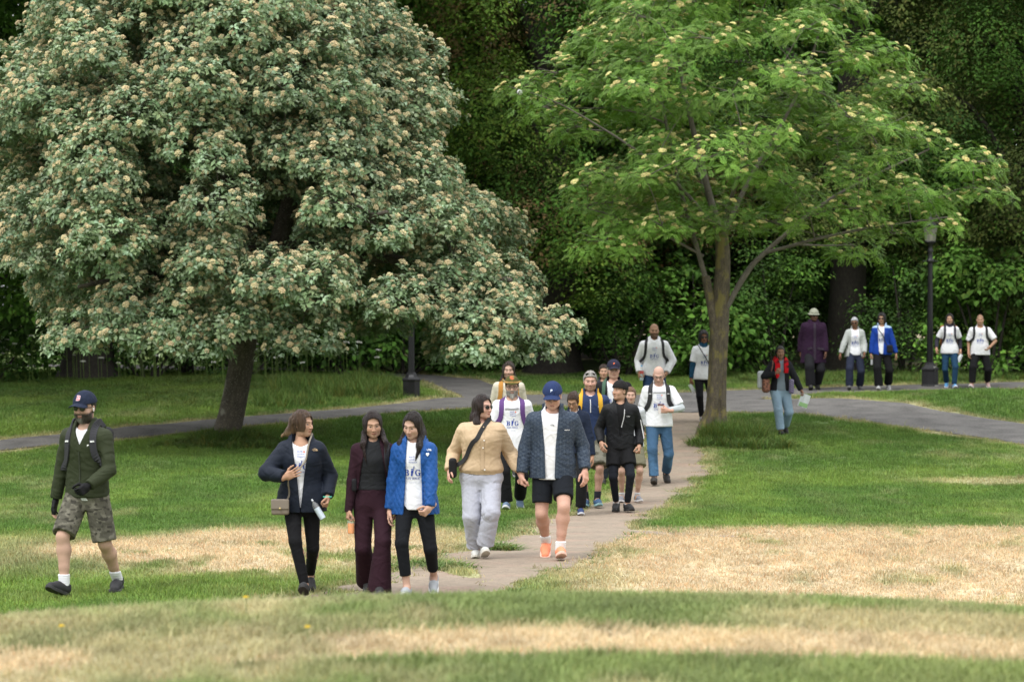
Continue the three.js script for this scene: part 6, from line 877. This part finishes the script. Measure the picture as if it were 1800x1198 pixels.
{
  const scarfP = (x, y, z) => (vn(x * 38, y * 38, z * 38) > 0.68 ? [0.03, 0.008, 0.01] : [0.45, 0.008, 0.014]);
  const P = human({ label: 'woman in red scarf and dark jacket with several bags and a map', H: 1.6, d: 50, x: 4.72, yaw: 0.08, fem: 1, skin: [0.27, 0.15, 0.1], w: 1.06, feet: { R: [-0.02, 0.2, 0.1, -0.05], L: [0.12, -0.2, -0.45, 0.1] }, hands: { R: { p: [-0.11, 1.1, 0.24], el: [-1, -0.7, -0.3], pose: 'hold', dir: [0.4, 0.5, 0.3], thumb: [0, 1, 0] }, L: { p: [0.36, 0.78, 0.12], pose: 'hold', thumb: [0.4, 0.2, 1] } }, head: { yaw: -0.05, pitch: 0.02 }, hair: 'tied', hairColor: [0.05, 0.045, 0.045], hat: { kind: 'headset', name: 'headphones', color: [0.01, 0.01, 0.01] },
    wear: [slacks([0.3, 0.4, 0.5], { r: [0.1, 0.078, 0.07], end: 1.92, fold: 0.015, pat: (x, y, z) => { const k = 0.8 + 0.4 * vn(x * 12, y * 7, z * 12); return [0.25 * k, 0.35 * k, 0.44 * k]; } }), { k: 'top', name: 'shirt', color: [0.2, 0.24, 0.28], ease: 0.012, hem: 0.5, sleeve: 0, neckR: 0.05 }, { k: 'top', name: 'jacket', color: [0.016, 0.016, 0.02], ease: 0.03, se: 0.028, hem: 0.5, sleeve: 0.97, fold: 0.014, open: [0.06, 0.06, 0.08], collar: { h: 0.02 } }], shoe: { color: [0.02, 0.018, 0.018], kind: 'boot', sole: [0.02, 0.02, 0.02] } });
  const sc = []; for (const [pts, wd] of [[[[-0.05, 1.34, -0.07], [-0.085, 1.35, 0.02], [-0.075, 1.29, 0.14], [-0.07, 1.2, 0.22], [-0.075, 1.05, 0.24], [-0.07, 0.95, 0.24]], 0.085], [[[-0.05, 1.34, -0.07], [0.05, 1.34, -0.07], [0.085, 1.33, 0.02], [0.085, 1.3, 0.14], [0.09, 1.2, 0.2], [0.09, 1.1, 0.22]], 0.075]]) sc.push(P.ribbon(['jacket', 'shirt'], pts, wd, 0.035, 0.02));
  { const g = mergeGeometries(sc), q = g.attributes.position, c = new Float32Array(q.count * 3); for (let i = 0; i < q.count; i++) c.set(scarfP(q.getX(i), q.getY(i), q.getZ(i)), i * 3); g.setAttribute('color', new THREE.BufferAttribute(c, 3)); uvOn(g, (x, y, z) => [x + z, y]); mesh('scarf', g, clothMat(0.95, 0.4, 0.008), P.G); }
  bag(P, 'tote_bag', 'white shopping bag at side of woman in red scarf', null, null, 0, [-0.32, 0.98, -0.02], [0.08, 0.16, 0.07], [0.62, 0.64, 0.68], null, { round: 0.05 });
  bag(P, 'patterned_bag', 'brown patterned drawstring bag of woman in red scarf', ['jacket'], [[-0.12, 1.3, -0.06], [-0.13, 1.33, 0.03], [-0.17, 1.15, 0.14], [-0.24, 1.0, 0.1]], 0.02, [-0.27, 0.89, 0.1], [0.07, 0.13, 0.06], [0.3, 0.14, 0.09], [0.2, 0.1, 0.07], { round: 0.055, pat: (x, y, z) => (vn(x * 55, y * 55, z * 55) > 0.5 ? [0.34, 0.15, 0.1] : [0.12, 0.06, 0.045]) });
  bag(P, 'folded_umbrella', 'purple striped folded umbrella hung on woman in red scarf', null, null, 0, [0.17, 0.87, 0.17], [0.045, 0.13, 0.04], [0.1, 0.07, 0.16], null, { round: 0.035, pat: (x, y) => ((y + x * 0.6) / 0.04 % 1 + 1) % 1 > 0.5 ? [0.06, 0.04, 0.12] : [0.28, 0.25, 0.34] });
  paper(P, 'paper map held out by woman in red scarf', 1, 0.17, 0.24, [0.3, 0.5, 0.22], { tilt: -0.35, roll: 0.03, dx: 0.02 });
}
// --- far group ---
const coat = human({ label: 'walker in long purple raincoat and pale bucket hat', H: 1.76, d: 61, x: 6.47, yaw: 0.05, skin: SK.dark, w: 1.12, feet: { R: [-0.09, 0.22, 0.2], L: [0.1, -0.2, -0.4] }, hands: { R: hang(-0.12, 0.07), L: hang(0.14, 0.05) }, head: { yaw: 0.18, pitch: 0.08 }, hair: 'crop', hairColor: [0.01, 0.01, 0.01], glasses: 'dark', hat: { kind: 'bucket', name: 'bucket_hat', color: [0.3, 0.31, 0.24], brim: 0.128, drop: 0.6 },
  wear: [slacks([0.014, 0.014, 0.016], { r: [0.1, 0.09, 0.092] }), { k: 'top', name: 'raincoat', color: [0.023, 0.009, 0.025], ease: 0.045, se: 0.04, hem: 0.345, sleeve: 1, fold: 0.017, flare: 0.05, neckR: 0.062, hood: true }], shoe: { color: [0.03, 0.028, 0.025], kind: 'boot', sole: [0.03, 0.03, 0.03] } });
mesh('placket', coat.ribbon('raincoat', [[0, 1.46, 0.2], [0, 1.1, 0.3], [0, 0.66, 0.3]], 0.05, 0.008), std([0.018, 0.0075, 0.02], 0.8), coat.C.raincoat.m);
for (const q of [-1, 1]) mesh('pocket_flap', coat.ribbon('raincoat', [[q * 0.07, 0.93, 0.3], [q * 0.17, 0.9, 0.25]], 0.05, 0.01), std([0.018, 0.0075, 0.02], 0.8), coat.C.raincoat.m);
{
  const P = human({ label: 'silver haired woman in light grey jacket over charity t-shirt', H: 1.6, d: 61, x: 7.36, yaw: -0.05, fem: 1, skin: SK.brown, w: 1.08, feet: { R: [-0.13, 0.22, 0.25], L: [0.11, -0.12, -0.15] }, hands: { R: { p: [-0.33, 0.76, 0.16] }, L: { p: [0.19, 0.8, 0.2] } }, head: { pitch: 0.15, yaw: -0.15, roll: 0.06 }, hair: 'short', hairColor: [0.45, 0.45, 0.46], brow: [0.1, 0.1, 0.1], glasses: 'dark',
    wear: [slacks([0.02, 0.025, 0.045], { r: [0.096, 0.08, 0.084] }), under(0.48, { neckR: 0.07, ease: 0.012 }), { k: 'top', name: 'jacket', color: [0.4, 0.42, 0.4], ease: 0.03, se: 0.028, hem: 0.46, sleeve: 0.95, fold: 0.014, flare: 0.03, open: [0.08, 0.1, 0.13], collar: { h: 0.02 } }], shoe: { color: [0.1, 0.1, 0.1], sole: [0.12, 0.12, 0.12] } });
  P.patch('t_shirt', 'print', walkPrint, 0.0, 1.06, 0.22, 0.27);
}
{
  const P = human({ label: 'woman in royal blue jacket and sunglasses with black shoulder bag', H: 1.69, d: 61, x: 7.94, yaw: -0.1, fem: 1, skin: SK.olive, w: 1.06, feet: { R: [-0.07, 0.22, 0.18], L: [0.14, -0.2, -0.45] }, hands: { R: { p: [-0.24, 0.74, 0.08], pose: 'hold' }, L: { p: [0.3, 0.78, 0.05] } }, head: { yaw: -0.2 }, hair: 'bob', hairColor: [0.012, 0.01, 0.01], glasses: 'dark',
    wear: [slacks(BLACK, { r: [0.096, 0.08, 0.09] }), under(0.47, { neckR: 0.07, ease: 0.012 }), { k: 'top', name: 'jacket', color: [0.01, 0.04, 0.26], ease: 0.03, se: 0.03, hem: 0.465, sleeve: 0.97, fold: 0.012, flare: 0.02, open: [0.07, 0.06, 0.04], ox: -0.02, pat: (x, y, z) => (y > 1.35 && z > 0 ? [0.35, 0.48, 0.65] : [0.01, 0.045, 0.27]), collar: { h: 0.035, r: 0.085 } }], shoe: { color: [0.3, 0.3, 0.3] } });
  P.patch('t_shirt', 'print', walkPrint, 0.0, 1.12, 0.2, 0.25);
  bag(P, 'shoulder_bag', 'small black bag slung across woman in royal blue jacket', ['jacket', 't_shirt'], [[-0.08, 1.4, -0.02], [-0.08, 1.36, 0.1], [0.02, 1.15, 0.22], [0.13, 0.98, 0.2]], 0.016, [0.165, 0.9, 0.16], [0.065, 0.085, 0.04], [0.012, 0.012, 0.013], [0.012, 0.012, 0.013], { round: 0.03 });
  bottle(P, 'plastic water bottle held by woman in royal blue jacket', [0.5, 0.52, 0.54], [0.5, 0.5, 0.55], -1, { clear: true, h: 0.2, r: 0.032, dy: -0.14 });
}
{
  const P = human({ label: 'dark haired woman in charity t-shirt and jeans beside lamp post', H: 1.65, d: 61.5, x: 9.47, yaw: -0.08, fem: 1, skin: SK.tan, w: 1.02, feet: { R: [-0.05, -0.18, -0.35], L: [0.09, 0.22, 0.22] }, hands: { R: { p: [-0.29, 0.86, 0.12] }, L: { p: [0.235, 0.82, 0.02], pose: 'hold' } }, head: { yaw: -0.1 }, hair: 'long', hairLen: 0.2, hairColor: [0.016, 0.011, 0.01],
    wear: [slacks([0.014, 0.045, 0.09], { r: [0.09, 0.064, 0.058], end: 1.95 }), { k: 'top', name: 'undershirt', color: [0.03, 0.028, 0.04], ease: 0.01, se: 0.012, hem: 0.55, sleeve: 0.92, collar: { h: 0.03, r: 0.062 }, neckR: 0 }, tee(0.47, { ease: 0.022, color: [0.7, 0.7, 0.72] })], shoe: { color: [0.1, 0.3, 0.55], sole: [0.7, 0.7, 0.72] } });
  P.patch('t_shirt', 'print', walkPrint, 0.0, 1.08, 0.22, 0.27);
  P.backpack('dark backpack with orange side on woman beside lamp post', 't_shirt', [0.35, 0.11, 0.04], [0.02, 0.02, 0.03], { sx: 0.12, sw: 0.05, cw: 0.19 });
  paper(P, 'folded white leaflet in hand of woman beside lamp post', 1, 0.08, 0.18, null, { tilt: -0.4, roll: 0.012 });
}
{
  const P = human({ label: 'stocky balding man in charity t-shirt and black trousers, rightmost walker', H: 1.62, d: 61.5, x: 10.13, yaw: -0.1, skin: SK.olive, w: 1.12, belly: 0.08, feet: { R: [-0.19, 0.22, 0.25, -0.3], L: [0.17, -0.2, -0.35] }, hands: { R: { p: [-0.25, 0.78, 0.08] }, L: { p: [0.19, 0.9, 0.2], el: [1, -0.2, -0.5] } }, head: { yaw: -0.05 }, hairColor: [0.03, 0.025, 0.022], stubble: 0.5,
    wear: [slacks(BLACK, { end: 1.85 }), tee(0.46, { color: [0.7, 0.7, 0.72], sleeve: 0.42, flare: 0.03 })], shoe: { color: [0.45, 0.3, 0.28], sole: [0.6, 0.58, 0.56] } });
  P.patch('t_shirt', 'print', walkPrint, 0.0, 1.08, 0.22, 0.27);
  P.backpack('black backpack on rightmost walker', 't_shirt', [0.014, 0.014, 0.016], [0.014, 0.014, 0.016], { sx: 0.14, sw: 0.05 });
}
// ---------- lamp posts ----------
function lampPost(label, x, d, worn) {
  const T = thing('lamp_post', label, 'lamp post', [x, groundY(x, -d) - 0.02, -d], 0, 'black park lamp posts'), iron = std([0.006, 0.006, 0.0075], 0.4);
  const peel = texture(256, 256, (u, v, o) => { const a = tn(u, v, 6, 3, 4), k = a > 0.56 && u < 0.4 && v < 0.8 ? 1 : 0; o[0] = lerp(0.013, 0.3, k); o[1] = lerp(0.013, 0.29, k); o[2] = lerp(0.015, 0.27, k); });
  const lathe = (pts, n = 20) => new THREE.LatheGeometry(pts.map(([a, b]) => new THREE.Vector2(a, b)), n);
  const ped = lathe([[0.001, 0], [0.2, 0], [0.2, 0.05], [0.185, 0.07], [0.185, 0.36], [0.2, 0.38], [0.2, 0.41], [0.15, 0.45], [0.11, 0.5], [0.095, 0.55]], 8); ped.rotateY(Math.PI / 8);
  mesh('pedestal', ped.toNonIndexed(), worn ? std([1, 1, 1], 0.6, { map: peel }) : iron, T).geometry.computeVertexNormals();
  const col = new THREE.CylinderGeometry(0.052, 0.072, 2.25, 32, 8), q = col.attributes.position; for (let i = 0; i < q.count; i++) { const a = Math.atan2(q.getZ(i), q.getX(i)), k = 1 - 0.07 * (0.5 + 0.5 * Math.cos(a * 10)); q.setX(i, q.getX(i) * k); q.setZ(i, q.getZ(i) * k); } col.computeVertexNormals(); col.translate(0, 1.65, 0); mesh('column', col, iron, T);
  mesh('collar', lathe([[0.06, 2.72], [0.09, 2.74], [0.09, 2.79], [0.055, 2.82], [0.05, 2.95], [0.075, 2.98], [0.05, 3.02], [0.045, 3.12], [0.12, 3.17], [0.125, 3.2], [0.02, 3.2]]), iron, T);
  mesh('ladder_bar', new THREE.CylinderGeometry(0.012, 0.012, 0.34, 8).rotateZ(Math.PI / 2).translate(0, 2.76, 0), iron, T);
  const lan = mesh('lantern', lathe([[0.115, 3.2], [0.15, 3.52]], 24), new THREE.MeshPhysicalMaterial({ color: lin(0.5, 0.5, 0.42), transmission: 0.75, roughness: 0.35, thickness: 0, side: THREE.DoubleSide }), T);
  mesh('lamp_holder', mergeGeometries([new THREE.CylinderGeometry(0.035, 0.035, 0.12, 12).translate(0.02, 3.27, 0), new THREE.CylinderGeometry(0.02, 0.03, 0.1, 12).translate(-0.02, 3.37, 0.02)]), std([0.6, 0.6, 0.55], 0.4), lan);
  mesh('cap', lathe([[0.001, 3.52], [0.165, 3.52], [0.16, 3.55], [0.09, 3.6], [0.06, 3.68], [0.03, 3.72], [0.025, 3.78], [0.012, 3.83], [0.0, 3.86]]), iron, T);
}
lampPost('black lamp post with peeling white paint on its base, at right', 9.15, 62.2, true);
lampPost('black lamp post half hidden in grey green tree foliage', -2.06, 58.2, false);
// ---------- small things ----------
{
  const R = rng(611), petal = corymb(71, 0.012, 0.5, 16), yellow = std([0.75, 0.5, 0.01], 0.8), green = std([0.1, 0.16, 0.03], 0.9), names = [[-1.17, 12.45, 'yellow dandelion near left of middle on the foreground rise'], [-1.86, 11.7, 'leftmost yellow dandelion on the foreground rise'], [-0.82, 11.35, 'small yellow dandelion in pale foreground grass']];
  for (const [x, d, label] of names) { const y = groundY(x, -d), T = thing('dandelion', label, 'flower', [x, y, -d], 0, 'dandelions in the grass'); mesh('stem', tube([[0, 0, 0, 0.002], [0.004, 0.05, 0.003, 0.0018], [0.002, 0.085, 0.004, 0.0016]], 5, 2), green, T); const g = petal.clone(); g.translate(0.002, 0.085, 0.004); mesh('flower_head', g, yellow, T); }
  // cow parsley: white flecks in the shade at the foot of the wood
  const heads = corymb(72, 0.06, 0.2, 18), list = [], stems = []; for (let i = 0; i < 130; i++) { const x = -12 + 10 * R() * (0.6 + 0.4 * R()), d = 62 + 4 * R(), h = 0.5 + 0.6 * R(); if (roadSD(x, d) < 0.5) continue; const y = groundY(x, -d); list.push({ m: M4(x, y + h, -d, quat((R() - 0.5) * 0.5, R() * 6, (R() - 0.5) * 0.5), 0.5 + 0.7 * R()), c: [0.55, 0.56, 0.5] }); stems.push(tube([[x + 0.03, y, -d, 0.006], [x, y + h, -d, 0.004]], 4, 1)); }
  const cp = tag(thing('cow_parsley', 'white cow parsley flowering in shade under the left trees', 'wild flowers'), null, null, null, 'stuff'); instanced('flower_heads', heads, blossomMat, list, cp); mesh('stems', mergeGeometries(stems), green, cp);
  // ball caught on a twig
  const bp = V(3.48 - 3.35, RW[1] + 5.83, -47.75), T = thing('hanging_ball', 'small white ball with dark patches hung from branch tip of open green tree', 'ball', bp.toArray());
  const bg = new THREE.IcosahedronGeometry(0.05, 3), n = bg.attributes.position.count, c = new Float32Array(n * 3); for (let i = 0; i < n; i++) { const q = V().fromBufferAttribute(bg.attributes.position, i), k = vn(q.x * 38 + 5, q.y * 38, q.z * 38) > 0.62 ? 0.04 : 0.75; c.set([k, k, k], i * 3); } bg.setAttribute('color', new THREE.BufferAttribute(c, 3)); mesh('ball', bg, new THREE.MeshStandardMaterial({ vertexColors: true, roughness: 0.5 }), T); mesh('cord', tube([[0, 0.05, 0, 0.004], [0.01, 0.2, 0, 0.004]], 4, 1), std([0.1, 0.08, 0.05], 0.9), T);
}
renderer.render(scene, camera);
